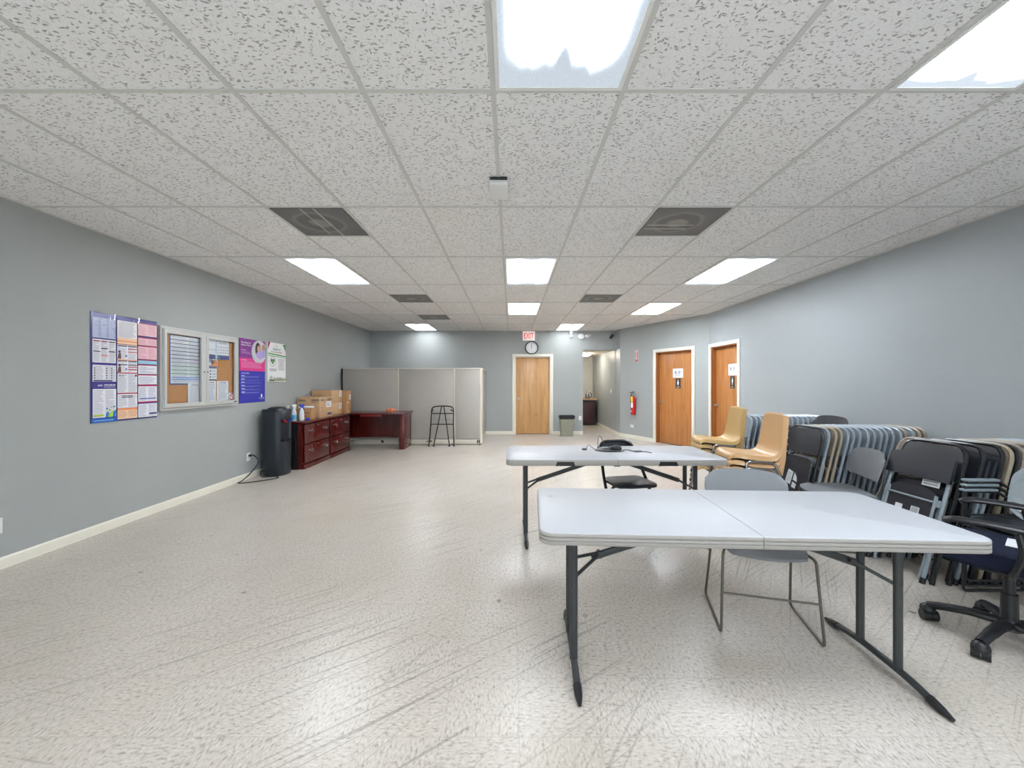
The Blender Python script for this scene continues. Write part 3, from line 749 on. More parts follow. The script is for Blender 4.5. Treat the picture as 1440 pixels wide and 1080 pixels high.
# ------------------------------------------------------------------ posters and notice case on the left wall (facing +X)
LA = PI / 2
PUR = C(70, 56, 140); MAG = C(170, 34, 96); PINK = C(236, 190, 200); PEACH = C(238, 200, 168); PALE = C(228, 228, 236)
def labor(a):
    def doc(u0, v0, u1, v1, cols, col=PALE, ink=C(176, 176, 190), n=None):
        a.rect(u0, v0, u1, v1, col); w = (u1 - u0) / cols
        for i in range(cols):
            a.lines(u0 + w * (i + .06), v0 + .006, u0 + w * (i + .94), v1 - .008, n or max(3, int((v1 - v0) / .013)), ink, .42, .25)
    a.rect(.015, .955, .985, .985, C(78, 70, 160))
    doc(.02, .767, .34, .955, 3, C(158, 168, 206), C(206, 212, 232))
    doc(.02, .545, .34, .757, 3); a.rect(.02, .757, .34, .767, NAVY)
    for uu, vv, c in ((.03, .735, MAG), (.135, .735, MAG), (.24, .735, DK), (.135, .67, DK), (.03, .64, NAVY), (.24, .645, C(110, 50, 80)), (.135, .605, C(220, 110, 120))): a.rect(uu, vv, uu + .09, vv + .009, c)
    a.rect(.02, .525, .34, .543, PUR); doc(.02, .372, .34, .523, 2)
    for i in range(5):
        for uu in (.04, .2, .27): a.rect(uu, .40 + i * .022, uu + .014, .412 + i * .022, DK)
    a.rect(.03, .374, .29, .386, NAVY)
    a.rect(.02, .308, .34, .368, PUR); a.text('NOTICE', .09, .328, .15, .345, WHITE); a.text('ATTENTION EMPLOYEES', .17, .333, .33, .348, WHITE); a.rect(.17, .32, .33, .325, C(190, 190, 220))
    doc(.02, .045, .34, .305, 2); a.rect(.03, .06, .17, .074, C(176, 200, 50))
    for x, h, c in ((.21, .075, C(40, 120, 190)), (.245, .06, C(150, 200, 70)), (.275, .085, C(170, 210, 80)), (.31, .09, C(40, 110, 200))):
        a.poly([(x - .02, .045), (x + .02, .045), (x + .026, .045 + h * .7), (x - .01, .045 + h * .55)], c); a.disc(x, .05 + h, .009, c, 10)
    a.rect(.0, .0, .36, .04, C(34, 96, 180)); a.rect(.03, .015, .3, .022, C(130, 180, 230))
    doc(.353, .79, .657, .955, 1, C(226, 224, 226)); a.rect(.353, .73, .657, .79, PEACH); a.rect(.353, .755, .657, .764, C(226, 140, 90)); a.rect(.353, .727, .657, .732, C(190, 80, 70))
    doc(.353, .585, .657, .725, 2); doc(.353, .46, .657, .577, 2); a.rect(.353, .577, .657, .585, C(226, 140, 90)); a.rect(.353, .453, .657, .46, RED)
    for v in (.71, .565, .53):
        a.rect(.36, v, .50, v + .009, C(46, 48, 80)); a.rect(.515, v, .65, v + .009, C(46, 48, 80))
    for v in (.685, .655, .51, .485): a.rect(.515, v, .65, v + .008, C(196, 60, 60))
    for v in (.59, .462):
        a.poly([(.355, v), (.41, v), (.405, v + .05), (.39, v + .055), (.37, v + .05)], C(110, 80, 80)); a.disc(.385, v + .067, .012, C(90, 60, 70), 10)
        a.rect(.47, v + .02, .5, v + .04, C(140, 130, 160))
    doc(.353, .265, .657, .45, 2, C(222, 223, 230)); a.text('NOTICE', .37, .425, .45, .438, C(90, 92, 100)); a.disc(.635, .432, .012, C(150, 50, 60), 12)
    a.rect(.353, .255, .657, .263, RED); doc(.353, .12, .657, .253, 2); a.lines(.42, .215, .6, .24, 2, C(96, 98, 120), .6)
    a.rect(.353, .015, .657, .118, PEACH); a.rect(.353, .098, .657, .118, C(232, 150, 100)); a.lines(.365, .03, .5, .092, 5, C(206, 160, 130)); a.lines(.515, .03, .65, .092, 5, C(206, 160, 130))
    for v0, v1, c, k2 in ((.835, .955, PINK, 2), (.74, .81, PINK, 2), (.60, .725, PINK, 2), (.55, .585, C(150, 206, 232), 1), (.45, .535, PALE, 1), (.345, .435, PALE, 1), (.172, .325, PALE, 2), (.015, .15, PALE, 2)):
        doc(.667, v0, .985, v1, k2, c, C(206, 160, 176) if c == PINK else C(170, 172, 196))
        a.rect(.667, v1, .985, v1 + .01, MAG)
    a.rect(.667, .325, .985, .342, MAG); a.rect(.667, .15, .985, .170, PUR); a.rect(.667, .16, .985, .172, MAG)
    a.rect(.69, .195, .96, .207, C(120, 120, 190)); a.rect(.85, .04, .98, .055, NAVY)
t = thing('labor_law_poster', 'large laminated poster of crowded notices with navy border on the left wall', 'poster', (XL + .002, 3.513, 1.005), LA)
a = Art(.655, 1.005, C(58, 58, 132), .004); labor(a); a.go('printed_sheet', 'art_gloss', t)
g = G()
def film(u, v):
    x = .655 * u; return (x, -.018 - .006 * math.sin(u * 17) * v - .004 * v, .955 + .055 * v + .005 * math.sin(u * 11 + 1) * v)
g.sheet(film, 40, 3, .0006); g.go('plastic_film', 'glass', t)

# glazed notice board
NY0, NY1, NZ0, NZ1 = 4.177, 5.348, 1.067, 1.977
t = thing('notice_case', 'aluminium notice board case with two glazed doors on the left wall', 'notice board', (XL, NY0, NZ0), LA)
W, HH = NY1 - NY0, NZ1 - NZ0; D = .038
g = G()
g.box((W / 2, -D / 2, .012), (W, D, .024)); g.box((W / 2, -D / 2, HH - .012), (W, D, .024))
for x in (.012, W - .012): g.box((x, -D / 2, HH / 2), (.024, D, HH - .048))
g.go('case_frame', 'alu', t, flat=True)
g = G(); g.box((W / 2, -.006, HH / 2), (W - .05, .012, HH - .05)); g.go('cork_panel', 'cork', t)
for q, (a0, a1) in enumerate(((.016, .604), (.610, W - .012))):
    g = G(); b0, b1 = (.062, .535) if q == 0 else (.650, 1.105)
    z0, z1 = .073, .839; y = -D - .006
    dz0, dz1 = .028, HH - .028
    g.box(((a0 + b0) / 2, y, (dz0 + dz1) / 2), (b0 - a0, .02, dz1 - dz0)); g.box(((a1 + b1) / 2, y, (dz0 + dz1) / 2), (a1 - b1, .02, dz1 - dz0))
    g.box(((b0 + b1) / 2, y, (z0 + dz0) / 2), (b1 - b0, .02, z0 - dz0)); g.box(((b0 + b1) / 2, y, (z1 + dz1) / 2), (b1 - b0, .02, dz1 - z1))
    dr = g.go('door', 'alu', t, flat=True)
    g = G(); g.box(((b0 + b1) / 2, y + .004, (z0 + z1) / 2), (b1 - b0, .004, z1 - z0)); g.go('pane', 'glass', dr, flat=True)
    g = G(); xx = .575 if q == 0 else .628; g.lathe([(.008, 0), (.007, .006), (.001, .006)], (xx, y - .01, .43), 12, axis='Y'); g.go('lock', 'black', dr)
    if q == 0:
        g = G(); g.box((.026, y - .011, (dz0 + dz1) / 2), (.006, .004, dz1 - dz0 - .02)); g.go('hinge', 'bluegrey', dr)
    else:
        g = G(); g.box((a1 - .05, y - .0105, .05), (.06, .002, .012)); g.go('maker_plate', 'black', dr)
CKX = XL + .0135
def pinned(name, label, cat, y0, y1, z0, z1, draw, bg=C(226, 228, 234), off=0.0):
    return paper_sheet(name, label, cat, (CKX + off, y0, z0), LA, y1 - y0, z1 - z0, draw, bg=bg, thick=.0015)
def wage(a):
    a.rect(.03, .03, 1, .985, WHITE)
    for i in range(11):
        v = .90 - i * .076; c = (NAVY, C(90, 60, 110), NAVY, C(56, 60, 90), NAVY, NAVY, C(140, 140, 170), C(70, 140, 110), C(90, 160, 120), C(70, 150, 120), C(60, 120, 200))[i]
        a.rect(.03, v, 1, v + .014, c); a.lines(.06, v + .018, .5, v + .07, 3, C(186, 192, 206), .4); a.lines(.53, v + .018, .98, v + .07, 3, C(186, 192, 206), .4)
    a.rect(.03, .10, 1, .115, C(70, 130, 210)); a.lines(.06, .04, .95, .095, 3, C(190, 196, 208))
pinned('wage_chart', 'tall blue-bordered chart of striped rows inside the notice case', 'poster', 4.312, 4.79, 1.345, 1.90, wage, bg=C(64, 84, 140))
def letter(a): a.lines(.1, .08, .9, .88, 12, C(176, 182, 198), .4, .3); a.lines(.2, .9, .8, .95, 1, DK)
pinned('paper_letter', 'white letter pinned low under the striped chart in the notice case', 'paper', 4.553, 4.76, 1.11, 1.36, letter, off=.005)
def calendar(a):
    a.rect(0, 0, 1, .22, C(60, 72, 140)); a.rect(.36, 0, .44, .9, C(200, 208, 220)); a.text('September', .5, .78, .9, .85, DK)
    for i in range(5):
        for j in range(3): a.rect(.48 + i * .1, .32 + j * .14, .54 + i * .1, .36 + j * .14, GREY)
        a.rect(.05 + i * .06, .42, .08 + i * .06, .48, GREY)
    a.poly([(.4, .0), (.55, .0), (.46, .25)], C(60, 150, 150)); a.poly([(.75, 1), (.85, 1), (.8, .9)], C(60, 120, 100)); a.poly([(.2, 1), (.4, 1), (.38, .93)], C(60, 120, 100))
pinned('wall_calendar', 'white calendar with blue lower band at top of the right glazed door', 'calendar', 4.85, 5.22, 1.665, 1.92, calendar)
def photo(a):
    a.rect(0, 0, .45, 1, C(120, 150, 190)); a.rect(.45, .0, 1, .6, C(220, 140, 90)); a.disc(.5, .6, .03, C(120, 86, 70), 12); a.disc(.75, .7, .025, C(196, 140, 110), 12); a.rect(.1, .1, .35, .5, C(214, 222, 236))
pinned('photo_flyer', 'small orange and blue photo flyer under the calendar in the notice case', 'flyer', 4.85, 5.02, 1.575, 1.665, photo)
def chart(a):
    a.rect(0, .86, 1, 1, C(70, 100, 150)); a.rect(0, .0, 1, .1, C(80, 90, 110))
    for i in range(3): a.disc(.3, .25 + i * .22, .012, DK, 10); a.lines(.45, .2 + i * .22, .92, .3 + i * .22, 2, GREY)
pinned('icon_flyer', 'small white flyer with blue header and round icons in the notice case', 'flyer', 4.85, 5.005, 1.395, 1.57, chart)
pinned('paper_letter', 'narrow white letter at the lower left of the right glazed door', 'paper', 4.85, 4.99, 1.115, 1.392, letter)
pinned('paper_letter', 'white letter with small stamp at lower middle of the right glazed door', 'paper', 5.008, 5.21, 1.125, 1.39, lambda a: (letter(a), a.disc(.65, .92, .012, C(130, 150, 190), 10)))
def nosmoke(a):
    a.rect(0, .94, 1, 1, C(220, 190, 190)); a.disc(.55, .42, .045, RED, 20); a.disc(.55, .42, .032, WHITE, 20); a.rect(.3, .38, .72, .46, C(60, 60, 64)); a.poly([(.28, .62), (.36, .7), (.82, .24), (.74, .16)], RED)
pinned('no_smoking_sticker', 'white sticker with red ring at the lower right of the notice case', 'sticker', 5.212, 5.315, 1.145, 1.235, nosmoke, off=.004)

def heart(a):
    P1, P2, P3 = C(126, 40, 138), C(216, 46, 136), C(44, 44, 168)
    a.rect(0, .7, 1, 1, P1); a.rect(0, .5, 1, .7, P2); a.rect(0, 0, 1, .5, P3)
    r = a.w * .30; cu, cv = .77, .825
    a.disc(cu - .02, cv - .01, r * .99, WHITE, 40); a.disc(cu - .01, cv - .004, r * .97, C(60, 170, 190), 40)
    pts = []
    for i in range(48):
        an = 2 * PI * i / 48; x = min(cu * a.w + math.cos(an) * r * .95, a.w); z = min(cv * a.h + math.sin(an) * r * .95, a.h); pts.append((x, z))
    a.poly(pts, C(206, 196, 200), False)
    a.disc(.70, .85, r * .36, C(44, 28, 30), 24, r * .62); a.disc(.735, .865, r * .22, C(206, 150, 128), 20, r * .30); a.disc(.93, .88, r * .23, C(186, 140, 120), 20, r * .36)
    a.disc(.78, .765, r * .5, C(180, 160, 220), 24, r * .36); a.disc(.92, .79, r * .22, C(170, 150, 210), 16, r * .36); a.rect(.71, .845, .755, .85, WHITE)
    a.text('The Heart of', .05, .925, .40, .952, WHITE); a.text('Help at Home', .05, .885, .42, .912, WHITE)
    a.text('Our Vision', .05, .815, .24, .83, WHITE); a.lines(.05, .765, .46, .80, 3, C(180, 130, 190), .5)
    a.text('Our Mission', .05, .66, .27, .676, WHITE); a.lines(.05, .545, .88, .645, 6, C(238, 130, 184), .5)
    a.text('Our Core Values', .05, .455, .35, .472, WHITE)
    for i in range(6):
        v = .405 - i * .05; a.rect(.05, v + .014, .17, v + .022, WHITE); a.lines(.05, v - .008, .86, v + .014, 2, C(130, 132, 214), .5, .4)
    a.disc(.82, .105, .018, WHITE, 16, .026); a.text('Help at Home', .70, .06, .94, .074, WHITE); a.lines(.74, .042, .9, .054, 1, C(150, 150, 220))
paper_sheet('values_poster', 'purple, pink and blue poster beside the notice case', 'poster', (XL + .002, 5.431, 1.082), LA, .565, .908, heart, bg=C(80, 40, 140), thick=.006)
def speak(a):
    a.poly([(0, 1), (.14, 1), (0, .82)], MAG); a.poly([(1, 1), (.82, .98), (1, .8)], C(70, 130, 80)); a.poly([(0, .99), (.12, .99), (.02, .84)], C(150, 30, 90))
    a.disc(.46, .945, .008, DK, 10); a.lines(.36, .895, .56, .915, 1, GREY)
    a.text('SPEAK UP', .26, .805, .70, .86, C(70, 130, 150)); a.text('YOUR VOICE MATTERS', .14, .745, .78, .775, C(120, 40, 70))
    a.poly([(0, .70), (1, .66), (1, .69), (0, .73)], C(60, 150, 80)); a.poly([(0, .655), (1, .63), (1, .645), (0, .675)], C(120, 180, 130))
    a.disc(.25, .52, .075, C(60, 62, 66), 30); a.disc(.25, .52, .069, WHITE, 30)
    a.poly([(.25, .44), (.36, .53), (.34, .58), (.29, .585), (.25, .56), (.21, .585), (.16, .58), (.14, .53)], C(50, 90, 56)); a.poly([(.25, .47), (.31, .52), (.25, .55), (.2, .52)], C(120, 190, 90))
    a.lines(.55, .30, .95, .60, 14, C(176, 178, 182), .4, .3); a.lines(.06, .27, .46, .34, 3, C(130, 130, 136), .4)
    rr = random.Random(4)
    for i in range(16):
        x = .06 + i * .058; h = .03 + .06 * rr.random(); a.rect(x, .04, x + .045, .04 + h, C(150 + rr.randint(-30, 50), 165, 140))
    a.disc(.14, .1, .035, C(190, 196, 186), 14); a.rect(.04, .02, .3, .05, C(70, 76, 66)); a.rect(.3, .03, .98, .045, C(160, 150, 110))
paper_sheet('speak_up_sign', 'white board with green bands at the far end of the wall posters', 'poster', (XL + .002, 6.059, 1.382), LA, .475, .616, speak, bg=C(238, 239, 238), thick=.012)

# ------------------------------------------------------------------ water cooler
cl = thing('water_cooler', 'black floor standing water cooler with red tap beside the file cabinets', 'water cooler', (-3.515, 5.92, 0))
def cooler_ring(z, rx, ry, cut=0.0, n=40):
    out = []
    for i in range(n):
        a = 2 * PI * i / n; ca, sa = math.cos(a), math.sin(a)
        x = math.copysign(abs(ca) ** .75, ca) * rx; y = math.copysign(abs(sa) ** .75, sa) * ry
        if cut and x > rx - cut and abs(y) < ry * .72: x = rx - cut
        out.append(Vector((x, y, z)))
    return out
g = G(); g.loft([cooler_ring(0, .165, .165), cooler_ring(.02, .175, .175), cooler_ring(.5, .178, .178), cooler_ring(.51, .178, .178, .07), cooler_ring(.80, .18, .18, .07), cooler_ring(.82, .18, .18), cooler_ring(.955, .182, .182), cooler_ring(.975, .17, .17)])
g.go('body', 'cooler', cl)
g = G(); g.lathe([(.125, .97), (.12, .992), (.08, 1.005), (.075, .998), (.001, .998)], seg=28); g.go('lid', 'black', cl)
for y, m in ((-.045, 'red_plastic'), (.045, 'blue_plastic')):
    g = G(); g.box((.135, y, .80), (.05, .022, .03), bevel=.004); g.box((.165, y, .79), (.03, .018, .014), rot=(0, .5, 0)); g.go('tap', m, cl)
g = G(); g.box((.13, 0, .515), (.08, .18, .012)); g.go('drip_tray', 'black', cl)
L0 = Vector((-3.515, 5.92, 0))
cord = [(XL + .03, 5.63, .33), (XL + .09, 5.62, .33), (XL + .16, 5.60, .24), (XL + .10, 5.52, .10), (XL + .05, 5.42, .02), (XL + .05, 5.34, .012), (XL + .16, 5.36, .012), (XL + .33, 5.50, .012), (XL + .42, 5.64, .012), (XL + .34, 5.70, .012), (XL + .2, 5.62, .03), (XL + .15, 5.68, .10), (XL + .17, 5.77, .06), (XL + .21, 5.80, .05)]
def spline(pts, n=6):
    P = [Vector(p) for p in pts]; P = [P[0]] + P + [P[-1]]; out = []
    for i in range(1, len(P) - 2):
        for j in range(n):
            t = j / n; a, b, c, e = P[i - 1], P[i], P[i + 1], P[i + 2]
            out.append(.5 * ((2 * b) + (c - a) * t + (2 * a - 5 * b + 4 * c - e) * t * t + (3 * b - a - 3 * c + e) * t ** 3))
    out.append(P[-2]); return out
g = G(); g.tube([p - L0 for p in spline(cord)], .007, 8); g.box(Vector((XL + .026, 5.63, .33)) - L0, (.036, .03, .03), bevel=.004); g.go('power_cord', 'black', cl)

# ------------------------------------------------------------------ lateral files, desk, boxes
FX = -3.26; FZ = .755
def lateral(y0, y1, label):
    t = thing('lateral_file', label, 'file cabinet', (FX, (y0 + y1) / 2, 0), 0, 'mahogany lateral files along the left wall')
    w = y1 - y0 - .004; dp = .46
    g = G(); g.box((-dp / 2 - .015, 0, .075 + .315), (dp - .03, w, .65)); g.box((-dp / 2 - .01, 0, .0375), (dp - .02, w, .075)); g.go('body', 'mahog', t, flat=True)
    g = G(); g.box((-.006, 0, .036), (.022, w, .07), bevel=.004); g.go('plinth', 'mahog', t)
    for z0, z1 in ((.09, .385), (.40, .70)):
        g = G(); g.box((-.008, 0, (z0 + z1) / 2), (.022, w - .05, z1 - z0), bevel=.004); dr = g.go('drawer', 'mahog', t)
        for y in (-w * .27, w * .27):
            g = G(); zc = (z0 + z1) / 2 + .05
            g.tube(fillet([(.003, y - .045, zc), (.022, y - .045, zc - .008), (.026, y - .03, zc - .035), (.026, y + .03, zc - .035), (.022, y + .045, zc - .008), (.003, y + .045, zc)], .015), .0045, 8)
            for q in (-1, 1): g.lathe([(.012, 0), (.01, .005), (.001, .006)], (.003, y + q * .045, zc), 10, axis='X')
            g.go('handle', 'chrome', dr)
        g = G(); g.lathe([(.011, 0), (.010, .006), (.001, .006)], (.003, 0, z1 - .035), 12, axis='X'); g.go('lock', 'steel', dr)
    return t
lateral(6.21, 7.10, 'mahogany lateral file with two drawers, next to the water cooler')
lateral(7.10, 7.99, 'mahogany lateral file with two drawers, next to the desk')
g = G(); g.box((FX - .22, 7.10, FZ - .015), (.50, 1.80, .03), bevel=.005)
tag(g.go('credenza_top', 'mahog_top'), 'long dark mahogany worktop lying across the two lateral files', 'worktop')
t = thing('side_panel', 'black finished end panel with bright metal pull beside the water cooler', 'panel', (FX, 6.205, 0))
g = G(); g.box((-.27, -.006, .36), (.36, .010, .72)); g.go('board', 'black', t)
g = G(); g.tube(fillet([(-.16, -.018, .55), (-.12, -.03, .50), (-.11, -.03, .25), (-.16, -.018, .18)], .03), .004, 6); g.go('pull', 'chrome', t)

DXc0, DXc1 = -3.71, -2.18
t = thing('office_desk', 'mahogany desk with open kneehole in front of the partition', 'desk', (DXc0, 8.035, 0))
w = DXc1 - DXc0
g = G(); g.box((w / 2 + .012, .295, FZ - .018), (w + .025, .65, .034), bevel=.006); g.go('desk_top', 'mahog_top', t)
g = G(); g.box((w - .06, .31, .36), (.10, .58, .72), bevel=.004); g.go('side_panel', 'mahog', t)
g = G(); g.box((.012, .31, .36), (.024, .56, .72)); g.go('side_panel', 'mahog', t)
g = G(); g.box((w / 2 - .05, .50, .45), (w - .16, .02, .52)); g.go('modesty_panel', 'mahog', t)
g = G(); g.box((.83, .05, .70), (.42, .04, .05), bevel=.004); g.go('pencil_drawer', 'mahog_bright', t)

def carton(label, x0, x1, y0, y1, z0, z1, mat, draw_near=None, draw_side=None, tape=True):
    t = thing('cardboard_box', label, 'box', ((x0 + x1) / 2, (y0 + y1) / 2, z0), 0, 'cardboard boxes on the file cabinets')
    w, dp, h = x1 - x0, y1 - y0, z1 - z0
    g = G(); g.box((0, 0, h / 2), (w, dp, h), bevel=.004); g.go('carton', mat, t)
    if tape:
        g = G(); g.box((0, 0, h + .0006), (w * .12, dp * .99, .0012)); g.go('tape_strip', 'cardboard_dark', t)
    if draw_near:
        a = Art(w, h, None, 0); draw_near(a); a.go('printing', 'art', t, (-w / 2, -dp / 2 - .0006, 0))
    if draw_side:
        a = Art(dp, h, None, 0); draw_side(a); a.go('shipping_label', 'art', t, (w / 2 + .0006, -dp / 2, 0), PI / 2)
    return t
BLU = C(62, 66, 110); BRN = C(110, 80, 56)
def sm(a): a.rect(.1, .3, .8, .36, BRN); a.rect(.1, .15, .6, .2, BRN); a.rect(.45, .6, .9, .68, BRN)
carton('small cardboard box with the white paper roll on top', -3.56, -3.31, 6.52, 6.68, FZ, FZ + .18, 'cardboard_dark', sm)
def kn(a): a.text('Kleenex', .05, .80, .38, .92, BLU); a.rect(.62, .82, .97, .9, C(120, 96, 76)); a.rect(.62, .74, .9, .78, C(130, 104, 84))
def ks(a):
    a.text('Kleenex', .06, .80, .42, .92, BLU); a.rect(.58, .82, .96, .9, C(110, 92, 80)); a.rect(.5, .48, .9, .76, WHITE); a.lines(.54, .52, .86, .72, 5, GREY)
    a.rect(.6, .1, .92, .2, BLU); a.rect(.1, .45, .16, .52, BRN); a.rect(.2, .3, .24, .36, BRN)
carton('tan carton with blue printing behind the small cardboard box', -3.72, -3.33, 6.86, 7.34, FZ, FZ + .36, 'cardboard', kn, ks)
def lb(a): a.rect(.72, .45, .98, .95, WHITE); a.lines(.75, .5, .95, .9, 5, GREY); a.rect(.0, .02, 1, .05, C(150, 108, 70))
carton('lower tan carton of the stack of two behind the printed carton', -3.735, -3.35, 7.37, 7.80, FZ, FZ + .235, 'cardboard', None, lb, False)
carton('upper tan carton of the stack of two behind the printed carton', -3.735, -3.35, 7.37, 7.80, FZ + .237, FZ + .47, 'cardboard', None, lb)
def rb(a): a.rect(.6, .60, .95, .82, WHITE); a.lines(.64, .63, .9, .79, 4, GREY); a.rect(.02, .45, .5, .5, C(214, 200, 180)); a.rect(.3, .04, .45, .12, C(220, 210, 196))
carton('tall brown taped carton at the desk corner beside the stack of two', -3.60, -3.27, 7.84, 8.05, FZ, FZ + .455, 'cardboard_dark', None, rb)
g = G(); g.cyl((-.12, 0, 0), (.11, .03, 0), .02, seg=14)
tag(g.go('paper_roll', 'paper', loc=(-3.43, 6.6, FZ + .203)), 'white rolled paper lying on the small cardboard box', 'paper')
def bottle(x, y, kind, label):
    t = thing('spray_bottle' if kind != 'plain' else 'bottle', label, 'bottle', (x, y, FZ), 1.2, 'cleaning bottles on the file cabinet')
    g = G(); g.lathe([(.032, 0), (.036, .01), (.036, .10), (.034, .14), (.016, .19), (.014, .215)], seg=20); g.go('body', 'bottle', t)
    if kind != 'plain':
        g = G(); g.lathe([(.0365, .012), (.0368, .09), (.0362, .095)], seg=20, cap=False); g.go('paper_label', 'bottle_blue' if kind == 'blue' else 'paper', t)
        g = G(); g.box((.0, 0, .245), (.085, .028, .035), bevel=.006); g.box((.028, 0, .215), (.012, .016, .05), rot=(0, -.3, 0)); g.cyl((0, 0, .205), (0, 0, .232), .018, seg=12); g.go('trigger_head', 'white_plastic' if kind == 'blue' else 'blue_plastic', t)
    else:
        g = G(); g.cyl((0, 0, .21), (0, 0, .245), .019, seg=14); g.go('cap', 'white_plastic', t)
bottle(-3.50, 6.36, 'blue', 'clear spray bottle with pale blue liquid beside the water cooler')
bottle(-3.42, 6.44, 'white', 'clear spray bottle with dark blue trigger in front of the small box')
bottle(-3.62, 6.40, 'plain', 'white capped bottle partly hidden behind the water cooler')
g = G(); g.box((0, 0, .022), (.05, .07, .044), bevel=.008); tag(g.go('blue_packet', 'blue_plastic', loc=(-3.30, 6.40, FZ), rotz=.3), 'small dark blue packet at the edge of the file cabinet top', 'packet')
g = G(); rr = random.Random(2)
def crump(u, v):
    a = 2 * PI * u; r = (.045 + .03 * math.sin(3 * a + 1) + .012 * math.sin(7 * a)) * math.sin(PI * (.08 + .9 * v)) + .01
    return (math.cos(a) * r * 1.5, math.sin(a) * r, .004 + .065 * (1 - math.cos(PI * v)) / 2 + .008 * math.sin(5 * a + v * 6))
g.sheet(crump, 30, 8, .002); tag(g.go('orange_cloth', 'orange', loc=(-2.55, 8.28, FZ + .002)), 'crumpled orange cloth lying on the desk', 'cloth')

# ------------------------------------------------------------------ cubicle partition
PY = 8.67; PH = 1.68
t = thing('cubicle_partition', 'grey fabric office partition of joined panels enclosing the far left corner', 'partition', (0, PY, 0))
xsp = [XL + .03, -2.485, -1.25, -.66]
for i in range(3):
    x0, x1 = xsp[i] + .018, xsp[i + 1] - .018
    g = G(); g.box(((x0 + x1) / 2, .03, (PH + .13) / 2 - .01), (x1 - x0, .06, PH - .13 - .03), bevel=.006); g.go('panel', 'part_fabric', t)
    g = G(); g.box(((x0 + x1) / 2, .03, .07), (x1 - x0, .05, .10), bevel=.003); g.go('base_raceway', 'part_trim', t)
g = G(); g.box((xsp[3] - .03, .85, (PH + .13) / 2 - .01), (.06, 1.68, PH - .16), bevel=.006); g.go('panel', 'part_fabric', t)
g = G(); g.box((xsp[3] - .03, .85, .07), (.05, 1.68, .10), bevel=.003); g.go('base_raceway', 'part_trim', t)
for x in xsp[:3]:
    g = G(); g.box((x, .03, PH / 2), (.03, .068, PH - .01), bevel=.006); g.go('post', 'part_trim' if x > -3.7 else 'black', t)
g = G(); g.loft([rr_ring(.075, .075, z, .03, cx=xsp[3] - .012, cy=.035) for z in (.04, PH)]); g.go('corner_post', 'part_trim', t)
g = G(); g.box(((xsp[0] + xsp[3]) / 2, .03, PH), (xsp[3] - xsp[0], .066, .024), bevel=.006); g.box((xsp[3] - .03, .88, PH), (.066, 1.66, .024), bevel=.006); g.go('top_cap', 'part_trim', t)
for x, y in ((-2.83, -.0005), (-.74, -.0005), (-.70, -.0005)):
    g = G(); g.box((x, y + .002, .075), (.06 if x < -2 else .025, .012, .05 if x < -2 else .07)); g.go('socket_slot', 'black', t)
g = G(); g.tube(spline([(-1.86, -.006, .08), (-1.80, -.012, .085), (-1.76, -.02, .08)]), .008, 6); g.box((-1.755, -.01, .085), (.03, .03, .025)); g.go('cable_stub', 'black', t)
for x in (xsp[0] + .1, -2.4, -1.3, xsp[3] - .03):
    g = G(); g.cyl((x, .03, 0), (x, .03, .03), .02, seg=10); g.go('foot', 'black', t)

# folded walking frame leaning on the partition
def wk(zx, zy): return ((zx - 425) * .00114, 0, max(.012, (910 - zy) * .00114))
t = thing('walking_frame', 'folded black walking frame leaning on the partition', 'walking frame', (px(590 + 425 / 13.5, 8.50), 8.47, 0), 0, tilt=-.10)
g = G(); g.tube(fillet([wk(185, 900), wk(212, 500), wk(225, 165), wk(430, 148), wk(640, 165), wk(640, 480), wk(655, 900)], .09), .0135, 8); g.go('outer_frame', 'metal_black', t)
g = G(); q = fillet([wk(280, 880), wk(355, 500), wk(415, 150), wk(455, 150), wk(512, 480), wk(572, 880)], .03); g.tube([(p[0], -.03, p[2]) for p in q], .012, 8); g.go('inner_frame', 'metal_black', t)
for y, r in ((292, .011), (402, .007), (495, .011)):
    g = G(); g.tube([wk(218, y), wk(640, y)], r, 8); g.go('crossbar', 'metal_black' if r > .01 else 'grey_metal', t)
for x, q in ((225, 1), (638, -1)):
    g = G(); p = Vector(wk(x, 250)); g.cyl(p, p + Vector((q * .045, -.07, .03)), .016, seg=10); g.go('hand_grip', 'black', t)
for x, z, yy in ((185, 910, 0), (655, 910, 0), (280, 892, -.03), (572, 892, -.03)):
    g = G(); p = wk(x, z); g.cyl((p[0], yy, 0), (p[0], yy, .035), .019, .016, 12); g.go('rubber_foot', 'black', t)

